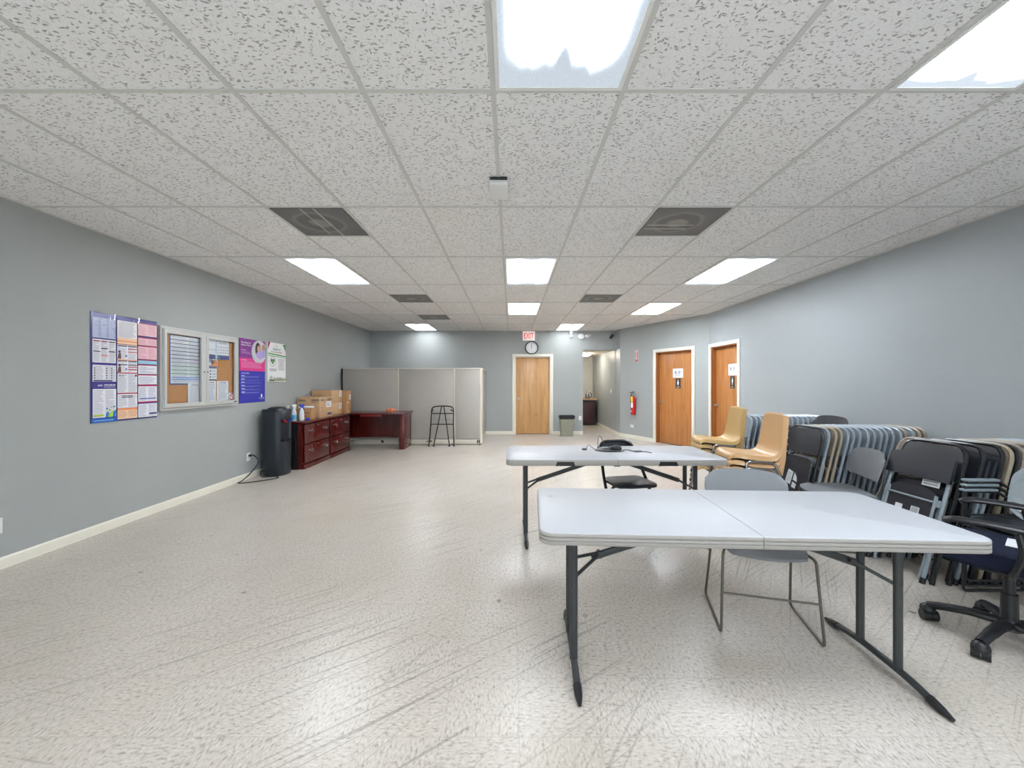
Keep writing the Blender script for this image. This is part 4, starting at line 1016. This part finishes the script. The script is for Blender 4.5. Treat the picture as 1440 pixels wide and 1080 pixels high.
# ------------------------------------------------------------------ folding tables
def half_ring(x0, x1, w, z, r, ins, side):
    """half table outline; rounded corners on the outer end"""
    pts = []; n = 8; hw = w / 2 - ins
    xo = x1 - ins; xi = x0
    for i in range(n + 1):
        a = -PI / 2 + PI / 2 * i / n; pts.append((xo - r + math.cos(a) * r, -hw + r + math.sin(a) * r))
    for i in range(n + 1):
        a = PI / 2 * i / n; pts.append((xo - r + math.cos(a) * r, hw - r + math.sin(a) * r))
    pts += [(xi, hw), (xi, -hw)]
    return [Vector((side * x, y, z)) for x, y in pts]
def make_table(label, loc, rotz, notch=False):
    t = thing('folding_table', label, 'table', loc, rotz)
    Lh, Wd, Z = .915, .715, .74
    lv = [(0, .006), (-.003, .001), (-.006, 0), (-.015, 0), (-.016, .005), (-.021, .005), (-.022, 0), (-.032, 0), (-.033, .004), (-.036, .004), (-.037, 0), (-.05, 0), (-.053, .003)]
    if notch: lv = [(0, .006), (-.003, .001), (-.006, 0), (-.047, 0), (-.05, .003)]
    for sd in (1, -1):
        g = G(); g.loft([half_ring(.0015, Lh, Wd, Z + z, .06, i, sd) for z, i in lv])
        for f in g.b.faces:
            f.normal_update(); f.material_index = 0 if (f.calc_center_median().z > Z - .0035) else 1
        top = g.go('tabletop', ['table_top', 'table_edge'], t, ang=50)
        if notch:
            xn = .42 * sd - .01; yy = -Wd / 2
            g = G(); g.prism([(xn - .068, Z - .016), (xn + .068, Z - .016), (xn + .08, Z - .051), (xn - .08, Z - .051)], yy - .0015, yy + .03, 'XZ'); g.go('handle', 'black', top)
        else:
            if sd < 0:
                a = Art(.035, .03); a.disc(.5, .5, .013, C(150, 152, 156), 14, .011); a.disc(.5, .5, .010, C(166, 168, 172), 14, .008)
                e = a.go('moulded_mark', 'art', top, (-.86, .16, Z + .0005)); e.rotation_euler = (-PI / 2, 0, 0)
        xl = sd * .745
        for y in (-.105, .105):
            g = G(); g.tube([(xl, y, .04), (xl, y, Z - .05)], .019, 12, r2=.016); g.lathe([(.005, 0), (.004, .003), (.001, .003)], (xl, y - .017, .44), 8, axis='Y'); g.go('leg', 'leg_table', t)
        g = G(); pts = spline([(xl, -.30, .013), (xl, -.22, .03), (xl, -.10, .042), (xl, .10, .042), (xl, .22, .03), (xl, .30, .013)])
        g.tube(pts, .016, 10); ft = g.go('foot_bar', 'leg_table', t)
        for q in (-1, 1):
            g = G(); g.tube([(xl, q * .25, .024), (xl, q * .30, .0155), (xl, q * .345, .0125)], [.0195, .0175, .008], 10); g.go('foot_cap', 'black', ft)
        for y in (-.105, .105):
            g = G(); g.tube([(xl, y, .43), (xl - sd * .13, y * .15, .50)], .0085, 8); g.go('brace_link', 'leg_table', t)
        g = G(); a0 = Vector((xl - sd * .10, 0, .485)); a1 = Vector((sd * .06, 0, Z - .058))
        g.tube([a0, a1], .010, 8, r2=.019); g.cyl((xl - sd * .14, -.03, .503), (xl - sd * .14, .03, .503), .012, seg=10); g.go('brace', 'leg_table', t)
    g = G(); g.box((0, 0, Z - .056), (.05, Wd - .06, .012)); g.go('hinge_bar', 'black', t)
    return t
make_table('near white folding table with grooved edge and a gray chair tucked under it', (1.05, 1.968, 0), math.radians(-2.9))
make_table('far white folding table with black hand slots carrying the mouse', (.872, 3.575, 0), 0, True)

# things on the far table
TZ = .74
g = G(); g.loft([[Vector((math.cos(2 * PI * i / 28) * .125 * q + (0.02 if math.cos(2 * PI * i / 28) > 0 else 0), math.sin(2 * PI * i / 28) * .09 * q, z)) for i in range(28)] for z, q in ((0, 1), (.006, 1), (.009, .96))])
tag(g.go('mouse_pad', 'black', loc=(.90, 3.66, TZ), rotz=-.15), 'black mouse pad with wrist rest on the far table', 'mouse pad')
t = thing('computer_mouse', 'black computer mouse with trailing cord on the mouse pad', 'mouse', (.97, 3.665, TZ + .01), .9)
g = G(); g.loft([[Vector((math.cos(2 * PI * i / 20) * .032 * q, math.sin(2 * PI * i / 20) * .058 * q - k2, z)) for i in range(20)] for z, q, k2 in ((0, .95, 0), (.012, 1.0, 0), (.026, .85, .004), (.036, .5, .01), (.039, .15, .012))]); g.go('body', 'navyblack', t)
g = G(); g.cyl((-.005, .03, .034), (.005, .03, .034), .009, seg=12); g.go('scroll_wheel', 'black', t)
g = G(); g.tube([p for p in spline([(0, .058, .008), (-.02, .12, .0), (.03, .2, -.006), (.13, .16, -.006), (.10, .06, -.006)])], .0028, 6); g.go('cord', 'black', t)
t = thing('adapter_cable', 'thin black cable with small plug looping behind the mouse pad', 'cable', (.75, 3.70, TZ))
g = G(); g.tube(spline([(-.05, .0, .006), (-.02, .06, .03), (.0, .10, .03), (.03, .02, .006), (.06, .0, .004), (.09, .12, .09), (.13, .2, .10), (.16, .16, .03), (.2, .12, .012)]), .003, 6); g.go('lead', 'black', t)
g = G(); g.box((-.065, -.005, .007), (.045, .02, .014), bevel=.004); g.go('plug', 'black', t)
g = G(); g.tube(spline([(.0, .06, .004), (.06, .05, .004), (.08, .0, .004), (.16, .0, .004), (.14, -.05, .004), (.08, -.06, .004), (.18, -.04, .004), (.22, -.11, .004)]), .003, 6)
tag(g.go('loose_cable', 'black', loc=(1.03, 3.62, TZ)), 'loose thin black cable curling right of the mouse', 'cable')

# ------------------------------------------------------------------ chairs
def make_sled(label, pad='grey_pad', rod='sled', group=None, loc=(0, 0, 0), rotz=0.0):
    """stacking chair with polypropylene seat and back on a rod sled frame; faces local -y"""
    t = thing('stacking_chair', label, 'chair', loc, rotz, group)
    g = G()
    def seat(u, v):
        x = (u - .5) * 2; y = -.225 + .43 * v
        w = .232 * (1 - .22 * (1 - v) ** 3) * (1 - .1 * v ** 4)
        e = (1 - abs(x) ** 4 * .0)
        fr = .045 * (x * x) * (1 - v) ** 2          # rounded front
        return (x * w, y + fr, .452 - .012 * (1 - x * x) * math.sin(PI * v) - .02 * (1 - v) ** 4)
    g.sheet(seat, 14, 12, .014); g.go('seat', pad, t)
    g = G()
    def back(u, v):
        x = (u - .5) * 2; top = (.018 * x * x + .05 * abs(x) ** 9) * v ** 3
        w = .238 * (1 - .08 * (1 - v) ** 3) * (1 - .04 * v ** 6)
        return (x * w, .235 + .05 * v - .045 * x * x, .565 + .245 * v - top + .015 * x * x * (1 - v))
    g.sheet(back, 16, 10, .013); g.go('backrest', pad, t)
    for q in (-1, 1):
        g = G()
        g.tube(fillet([(q * .20, -.12, .437), (q * .222, -.17, .43), (q * .242, -.215, .0085), (q * .238, .20, .0085), (q * .215, .12, .43), (q * .20, .10, .437)], .025), .0075, 8); g.go('side_frame', rod, t)
        g = G(); g.tube(fillet([(q * .17, .06, .437), (q * .18, .20, .44), (q * .19, .235, .52), (q * .19, .262, .70)], .05), .0075, 8); g.go('back_support', rod, t)
    g = G(); g.tube([(-.233, -.195, .215), (.233, -.195, .215)], .006, 8); g.go('crossbar', rod, t)
    g = G(); g.tube([(-.20, -.10, .437), (.20, -.10, .437)], .006, 8); g.tube([(-.20, .10, .437), (.20, .10, .437)], .006, 8); g.go('seat_rail', rod, t)
    return t
sl = make_sled('grey stacking chair with wire sled legs tucked under the near table', loc=(1.435, 2.30, 0), rotz=math.radians(-15))
dup(sl, (2.78, 3.40, 0), math.radians(-106), 'grey stacking chair between the row of folded chairs and the leaning plastic chair')
bk = make_sled('lowest of the three black chairs stacked behind the middle row of folded chairs', 'navyblack', 'metal_black', 'three stacked black chairs', (3.28, 4.40, 0), math.radians(-88))
dup(bk, (3.30, 4.40, .095), math.radians(-88), 'second of the three black chairs stacked behind the middle row of folded chairs')
dup(bk, (3.32, 4.40, .19), math.radians(-90), 'topmost of the three black chairs stacked behind the middle row of folded chairs')

def make_shell(label, pad, loc, rotz, group):
    """one piece moulded shell on chrome legs; faces local -y"""
    t = thing('shell_chair', label, 'chair', loc, rotz, group)
    prof = spline([(-.255, .405), (-.245, .432), (-.20, .443), (-.08, .432), (.06, .420), (.14, .430), (.185, .475), (.21, .56), (.235, .68), (.255, .79), (.262, .802), (.272, .79)][0:12] and [(-.262, .398, 0), (-.258, .425, 0), (-.215, .443, 0), (-.08, .432, 0), (.06, .420, 0), (.14, .430, 0), (.185, .475, 0), (.21, .56, 0), (.235, .68, 0), (.252, .785, 0), (.262, .803, 0), (.274, .79, 0)], 3)
    n = len(prof) - 1
    g = G()
    def sh(u, v):
        i = min(int(v * n + 1e-6), n); y, z = prof[i][0] * .88, prof[i][1]
        x = (u - .5) * 2; ax = abs(x)
        bk2 = max(0, min(1, (z - .45) / .15))          # 0 on the seat, 1 on the back
        w = .232 - .02 * bk2 - .025 * max(0, (z - .70) / .1) ** 2 * bk2
        if y < -.09: w -= .055 * ((-.09 - y) / .14) ** 2.5
        lip = max(0, .443 - z) / .045 if y < -.185 else 0
        edge = max(0, (ax - .86) / .14)
        skirt = .040 * edge ** 1.2; dish = .02 * (ax ** 2)
        dz = (dish * .8 * (1 - lip) - skirt * (1 - .85 * lip)) * (1 - bk2) ; dy = (-dish * .9 + skirt * .9) * bk2
        xx = x * w if ax < .86 else math.copysign(.86 * w + (ax - .86) * w * .55, x)
        rn = .022 * ax ** 4 * max(0, (z - .74) / .06) * bk2
        return (xx, y + dy, z + dz - rn)
    g.sheet(sh, 24, n, .008); g.go('shell', pad, t)
    for q in (-1, 1):
        g = G()
        g.tube(fillet([(q * .268, -.19, .012), (q * .226, -.12, .397), (q * .226, .10, .390), (q * .268, .25, .012)], .035), .0105, 10); lg = g.go('leg_frame', 'chrome', t)
        for p in ((q * .268, -.19), (q * .268, .25)):
            g = G(); g.cyl((p[0], p[1], 0), (p[0], p[1], .03), .014, .0125, 10); g.go('foot_glide', 'black', lg)
    g = G()
    for y in (-.12, .10): g.tube([(-.225, y, .393), (.225, y, .391)], .009, 8)
    g.go('seat_bracket', 'metal_black', t)
    return t
ORD = ['lowest', 'second from the floor', 'third from the floor', 'fourth from the floor', 'second from the top', 'topmost']
def stack(pad, colour, x, y, rz, where, grp):
    c = None
    for i in range(6):
        lab = f'{colour} shell chair, {ORD[i]} in the stack {where}'
        loc = (x + .005 * i, y, .058 * i)
        if c is None: c = make_shell(lab, pad, loc, rz, grp)
        else: dup(c, loc, rz + random.uniform(-.015, .015), lab, grp)
stack('tan', 'tan', 2.165, 3.63, math.radians(-97), 'beside the far table', 'tan shell chairs stacked beside the far table')
stack('olive', 'mustard', 2.33, 4.52, math.radians(-96), 'behind the tan stack', 'mustard shell chairs stacked behind the tan stack')

def folded(label, frame, pad, seatpad, group=None, stickers=False):
    """steel folding chair, folded flat; faces local -y"""
    t = thing('folding_chair', label, 'chair', (0, 0, 0), 0, group)
    w = .215
    g = G(); g.tube(fillet([(-w, 0, .012), (-w, 0, .97), (w, 0, .97), (w, 0, .012)], .11, 7), .0115, 8); fr = g.go('back_frame', frame, t)
    for q in (-1, 1):
        g = G(); g.cyl((q * w, 0, 0), (q * w, 0, .035), .0145, .0135, 10); g.go('rubber_foot', 'black', fr)
    g = G()
    def back(u, v):
        x = (u - .5) * 2; z = .715 + .235 * v
        ww = w - .006 if z < .86 else w - .008 - .105 * (1 - math.sqrt(max(0, 1 - ((z - .86) / .105) ** 2))) * .8
        return (x * ww, -.006 - .008 * (1 - x * x), z)
    g.sheet(back, 10, 8, .007); g.go('backrest', pad, t)
    g = G(); g.loft([[Vector((p.x, y, p.y)) for p in rr_ring(.355, .42, 0, .07, cx=0, cy=.455)] for y in (-.017, -.021)]); g.go('seat', seatpad, t)
    g = G(); ring = rr_ring(.365, .43, 0, .075, cx=0, cy=.455); g.tube([(p.x, -.019, p.y) for p in ring], .006, 6, closed=True); g.go('seat_rim', frame, t)
    g = G(); g.tube(fillet([(-.185, .016, .012), (-.185, .016, .60), (.185, .016, .60), (.185, .016, .012)], .05), .0095, 8); g.tube([(-.185, .016, .16), (.185, .016, .16)], .007, 8); g.go('rear_leg', frame, t)
    g = G(); g.tube([(-w, 0, .22), (w, 0, .22)], .007, 8); g.go('front_stretcher', frame, t)
    if stickers:
        a = Art(.3, .3); P = C(206, 210, 214)
        a.poly([(.22, .40), (.47, .36), (.50, .78), (.25, .84)], P); a.poly([(.54, .53), (.74, .50), (.68, .66), (.56, .78)], P); a.poly([(.54, .30), (.72, .27), (.73, .43), (.55, .47)], P); a.lines(.27, .45, .45, .75, 6, GREY, .3)
        a.go('paper_stickers', 'art', t, (-.16, -.022, .28))
    return t
def plastic_folded(label, group=None, stickers=True):
    """grey steel posts with black plastic back and seat, folded flat"""
    t = thing('folding_chair', label, 'chair', (0, 0, 0), 0, group)
    w = .205
    for q in (-1, 1):
        g = G(); g.tube([(q * w, 0, .012), (q * w, 0, .80)], .0135, 10, r2=.011); lg = g.go('post', 'grey_metal', t)
        g = G(); g.cyl((q * w, 0, 0), (q * w, 0, .04), .0165, .0155, 10); g.go('rubber_foot', 'black', lg)
        g = G(); g.tube([(q * .17, .016, .012), (q * .17, .016, .52)], .0105, 8); g.go('rear_leg', 'grey_metal', t)
        g = G(); g.tube(fillet([(q * .168, -.018, .60), (q * .168, -.018, .24)], .01), .010, 8); g.box((q * .186, -.008, .55), (.03, .016, .05)); g.go('seat_hinge', 'grey_metal', t)
    g = G()
    def back(u, v):
        x = (u - .5) * 2; return (x * .226, -.016 - .012 * (1 - x * x), .70 + .165 * v + .018 * (1 - x * x) * v)
    g.sheet(back, 14, 6, .022); g.go('backrest', 'navyblack', t)
    g = G()
    def seat(u, v):
        x = (u - .5) * 2; return (x * (.185 - .02 * v ** 4), -.018 + .004 * x * x, .21 + .43 * v - .035 * x ** 4 * v)
    g.sheet(seat, 12, 8, .010); g.go('seat', 'navyblack', t)
    g = G(); g.tube([(-.168, -.028, .555), (.168, -.028, .555)], .007, 8); g.go('crossbar', 'grey_metal', t)
    if stickers:
        a = Art(.3, .4); P = C(214, 218, 222)
        a.rect(.22, .60, .40, .70, P); a.rect(.60, .60, .80, .72, P); a.lines(.62, .61, .78, .71, 4, DK, .5, .0); a.rect(.30, .38, .9, .46, P)
        a.go('paper_stickers', 'art', t, (-.15, -.0250, .20))
        a = Art(.12, .07); a.rect(0, 0, 1, 1, P); a.lines(.08, .1, .9, .9, 3, GREY); a.go('paper_sticker', 'art', t, (.04, -.006, .655))
    return t
KIND = {'black': ('metal_black', 'black_pad', 'black_pad', 'black folding chair'), 'grey': ('bluegrey', 'bluegrey_pad', 'bluegrey_pad', 'blue-grey steel folding chair'),
        'beige': ('beige_metal', 'beige_pad', 'beige_pad', 'beige steel folding chair'), 'taupe': ('taupe_metal', 'taupe_pad', 'taupe_pad', 'taupe steel folding chair')}
PROTO = {}
NTH = ['frontmost', 'second from the front', 'third from the front', 'fourth from the front', 'fifth from the front', 'sixth from the front', 'seventh from the front', 'eighth from the front', 'ninth from the front', 'tenth from the front', 'eleventh from the front', 'twelfth from the front', 'thirteenth from the front', 'fourteenth from the front', 'fifteenth from the front', 'sixteenth from the front', 'seventeenth from the front', 'rearmost']
def row(kinds, xtop, yc, where, grp, lean, jy=.012):
    for i, (kd, x) in enumerate(zip(kinds, xtop)):
        dy = 0.0
        if isinstance(kd, tuple): kd, dy = kd
        nth = NTH[i] if i < len(kinds) - 1 else 'rearmost'
        le = lean if not callable(lean) else lean(i)
        loc = (x - .97 * math.sin(le), yc + dy + random.uniform(-jy, jy), 0)
        rz = -PI / 2 + random.uniform(-.012, .012)
        if kd == 'plastic':
            lab = f'grey-legged black plastic folding chair, {nth} in the {where}'
            if kd in PROTO: dup(PROTO[kd], loc, rz, lab, grp, -le)
            else:
                PROTO[kd] = c = plastic_folded(lab, grp); c.location = loc; c.rotation_euler = (-le, 0, rz)
        else:
            lab = f'{KIND[kd][3]}, {nth} in the {where}'
            key = kd if not (kd == 'black' and i == 0) else 'black_stickered'
            if key in PROTO: dup(PROTO[key], loc, rz, lab, grp, -le)
            else:
                f, p, s2, _ = KIND[kd]; PROTO[key] = c = folded(lab, f, p, s2, grp, key == 'black_stickered'); c.location = loc; c.rotation_euler = (-le, 0, rz)
row(['black', 'grey', 'beige', 'beige', 'grey', 'grey', 'grey', 'grey', 'grey', 'grey', 'grey', 'grey', 'grey', 'taupe', 'grey', 'beige', 'taupe'],
    [2.87 + .0595 * i for i in range(17)], 3.83, 'middle row of folded chairs', 'middle row of folded chairs', .24)
row(['grey'] * 15, [2.93 + .0635 * i for i in range(15)], 5.0, 'row behind the shell chair stacks', 'row of folded chairs behind the shell chairs', .2)
row(['plastic', 'black', ('taupe', .10), 'black', 'plastic', 'plastic', 'black', 'beige', 'black', 'taupe', 'taupe', 'beige', 'grey', 'grey'],
    [3.06, 3.105, 3.155, 3.215, 3.262, 3.31, 3.355, 3.405, 3.46, 3.515, 3.58, 3.66, 3.74, 3.825], 2.89, 'row behind the office chair', 'nearest row of folded chairs', .27)

# open folding chair beyond the far table
t = thing('folding_chair', 'open black folding chair pushed under the far table', 'chair', (1.10, 3.67, 0), math.radians(12))
w = .205
g = G(); g.tube(fillet([(-.232, -.20, .012), (-.215, .08, .45), (-.168, .295, .785), (.168, .295, .785), (.215, .08, .45), (.232, -.20, .012)], .09, 6), .0145, 8); fr = g.go('back_frame', 'metal_black', t)
g = G(); g.tube(fillet([(-.19, .27, .012), (-.19, -.06, .43), (.19, -.06, .43), (.19, .27, .012)], .03), .013, 8); g.go('rear_leg', 'metal_black', t)
g = G(); g.loft([rr_ring(.40, .38, z, .08, cy=.0) for z in (.435, .455)] + [rr_ring(.37, .35, .462, .07, cy=0)]); g.go('seat', 'black_pad', t)
def ob(u, v):
    x = (u - .5) * 2; z = .61 + .16 * v; y = .295 - (.785 - z) * .643
    return (x * (.192 - .032 * v - .03 * max(0, v - .6)), y + .012 - .02 * (1 - x * x) + .012, z)
g = G(); g.sheet(ob, 10, 6, .012); g.go('backrest', 'black_pad', t)
for y, z in ((-.12, .135), (.235, .10)):
    g = G(); g.tube([(-.22, y, z), (.22, y, z)], .008, 8); g.go('stretcher', 'metal_black', t)
for x, y in ((-.232, -.20), (.232, -.20), (-.19, .27), (.19, .27)):
    g = G(); g.cyl((x, y, 0), (x, y, .03), .016, .014, 10); g.go('rubber_foot', 'black', t)

# stacked grey arm chairs by the right wall
def make_arm(label, loc, rotz, group):
    t = thing('arm_chair', label, 'chair', loc, rotz, group)
    g = G()
    g.sheet(lambda u, v: ((u - .5) * .46, -.22 + .42 * v, .45 - .012 * math.sin(PI * v) - .03 * (1 - v) ** 4), 8, 10, .014); g.go('seat', 'navyblack', t)
    def back(u, v):
        x = (u - .5) * 2; ww = .23 * math.sqrt(max(.02, 1 - abs(2 * v - 1) ** 3 * .75))
        return (x * ww, .09 + .05 * v - .04 * x * x, .50 + .29 * v)
    g = G(); g.sheet(back, 12, 12, .014); g.go('backrest', 'grey_pad_light', t)
    for q in (-1, 1):
        g = G(); g.tube(fillet([(q * .255, .20, .0085), (q * .255, -.19, .0085), (q * .255, -.19, .655), (q * .255, .04, .655)], .03), .0085, 8); g.go('side_frame', 'metal_black', t)
        g = G(); g.box((q * .255, -.09, .668), (.04, .22, .016), bevel=.006); g.go('armrest', 'grey_metal', t)
        g = G(); g.tube(fillet([(q * .255, .03, .655), (q * .22, .09, .6), (q * .16, .11, .52)], .04), .009, 8); g.tube([(q * .255, -.02, .44), (q * .18, -.02, .438)], .008, 8); g.tube([(q * .255, -.18, .44), (q * .255, .16, .44), (q * .255, .20, .0085)], .008, 8); g.go('back_support', 'metal_black', t)
    return t
ac = make_arm('lowest of three grey-armed chairs stacked beside the office chair', (3.15, 2.33, 0), math.radians(-90), 'stacked arm chairs')
dup(ac, (3.157, 2.33, .032), math.radians(-90), 'middle of three grey-armed chairs stacked beside the office chair')
dup(ac, (3.164, 2.33, .064), math.radians(-90), 'topmost of three grey-armed chairs stacked beside the office chair')

# office swivel chair
t = thing('office_chair', 'navy swivel office chair with black arms and five-star base at the right edge', 'chair', (2.60, 2.06, 0), math.atan2(-.58, -.81))
RZ = t.rotation_euler.z
g = G(); g.cyl((0, 0, .085), (0, 0, .14), .045, .035, 16); g.go('hub', 'black', t)
for i in range(5):
    an = math.radians(129 + 72 * i) - RZ
    ux, uy = math.cos(an), math.sin(an); e = Vector((ux, uy, 0)) * .295
    g = G()
    g.tube(spline([(ux * .02, uy * .02, .115), (ux * .12, uy * .12, .115), (ux * .22, uy * .22, .10), (e.x, e.y, .082)], 4), [.032] * 4 + [.029] * 4 + [.025] * 4 + [.022], 10, r2=.020); arm = g.go('base_arm', 'black', t)
    g = G(); c = Vector((e.x, e.y, .03)); px_, py_ = -uy, ux; tw = (i * 1.3)
    dx, dy = math.cos(an + .6 + tw), math.sin(an + .6 + tw)
    for q in (-1, 1):
        cc = c + Vector((dx, dy, 0)) * (q * .018) + Vector((-dy, dx, 0)) * .012
        a0 = cc - Vector((dx, dy, 0)) * .016; a1 = cc + Vector((dx, dy, 0)) * .016
        g.cyl(a0, a1, .03, seg=18)
    g.loft([[c + Vector((math.cos(2 * PI * h / 14) * r_, math.sin(2 * PI * h / 14) * r_, z_)) for h in range(14)] for r_, z_ in ((.028, .012), (.036, .028), (.03, .048), (.014, .06))])
    g.go('caster', 'black', arm)
g = G(); g.cyl((0, 0, .13), (0, 0, .27), .032, seg=16); g.cyl((0, 0, .26), (0, 0, .40), .022, seg=14); g.go('gas_column', 'black', t)
g = G(); g.box((0, .02, .41), (.22, .26, .05), bevel=.012); g.cyl((-.12, 0, .40), (-.25, 0, .39), .007, seg=8); g.go('mechanism', 'black', t)
g = G()
g.loft([rr_ring(.46, .46, .435, .10), rr_ring(.50, .49, .455, .12), rr_ring(.50, .49, .485, .12), rr_ring(.46, .45, .515, .11), rr_ring(.32, .32, .525, .08)]); g.go('seat', 'navy_fabric', t)
g = G(); g.tube(fillet([(0, .12, .41), (0, .29, .42), (0, .31, .62)], .06), .016, 10, r2=.03); g.go('back_bar', 'black', t)
g = G()
def obk(u, v):
    x = (u - .5) * 2; return (x * .22 * (1 - .25 * abs(2 * v - 1) ** 4), .275 + .05 * v - .05 * x * x, .60 + .42 * v)
g.sheet(obk, 12, 12, .05); g.go('backrest', 'navy_fabric', t)
for q in (-1, 1):
    g = G(); g.tube(fillet([(q * .20, .02, .43), (q * .285, .02, .44), (q * .295, .06, .56), (q * .285, .04, .655)], .05), .013, 10, r2=.022); g.go('arm_post', 'black', t)
    g = G(); g.tube(spline([(q * .27, -.20, .655), (q * .283, -.15, .672), (q * .29, -.03, .676), (q * .285, .10, .67), (q * .28, .14, .66)], 5), [.014, .022, .028, .03, .032] + [.034] * 10 + [.033, .03, .026, .022, .018, .014], 12, r2=.016); g.go('armrest', 'black', t)
g = G(); g.box((.09, -.02, .5275), (.16, .10, .003)); p = g.go('paper_scrap', 'paper', None)
p.location = (2.735, 2.085, 0); p.rotation_euler = (0, 0, RZ); tag(p, 'white folded paper lying on the office chair seat', 'paper')

# ------------------------------------------------------------------ light and camera
w = bpy.data.worlds.new('daylight'); S.world = w; w.use_nodes = True
nt = w.node_tree; bg = nt.nodes['Background']
bg.inputs[0].default_value = (.82, .91, 1.0, 1); bg.inputs[1].default_value = .6
w.cycles.sampling_method = 'NONE'
ld = bpy.data.lights.new('added_fill_light', 'AREA'); ld.shape = 'RECTANGLE'; ld.size = 6.0; ld.size_y = 2.25; ld.energy = 95; ld.color = (.80, .90, 1.0)  # unseen area lamp added as soft fill through the added window
lo = bpy.data.objects.new('added_fill_light', ld); COL.objects.link(lo); lo.location = (XL + 3.7, YF - .16, 1.16); lo.rotation_euler = (PI / 2, 0, 0)

cam = bpy.data.cameras.new('camera'); co = bpy.data.objects.new('camera', cam); COL.objects.link(co)
co.location = (0, 0, 1.37); co.rotation_euler = (PI / 2, 0, 0)
cam.sensor_width = 36; cam.lens = 555 / 1440 * 36; cam.shift_x = 1 / 1440; cam.shift_y = -2 / 1440; cam.clip_start = .02
S.camera = co
S.view_settings.view_transform = 'Standard'; S.view_settings.look = 'None'; S.view_settings.gamma = 1.0
S.view_settings.use_curve_mapping = False
S.view_settings.exposure = 0.0
S.cycles.use_denoising = True
S.cycles.use_adaptive_sampling = False
S.cycles.denoising_prefilter = 'FAST'
S.cycles.max_bounces = 8; S.cycles.diffuse_bounces = 5; S.cycles.glossy_bounces = 3; S.cycles.sample_clamp_indirect = 6.0
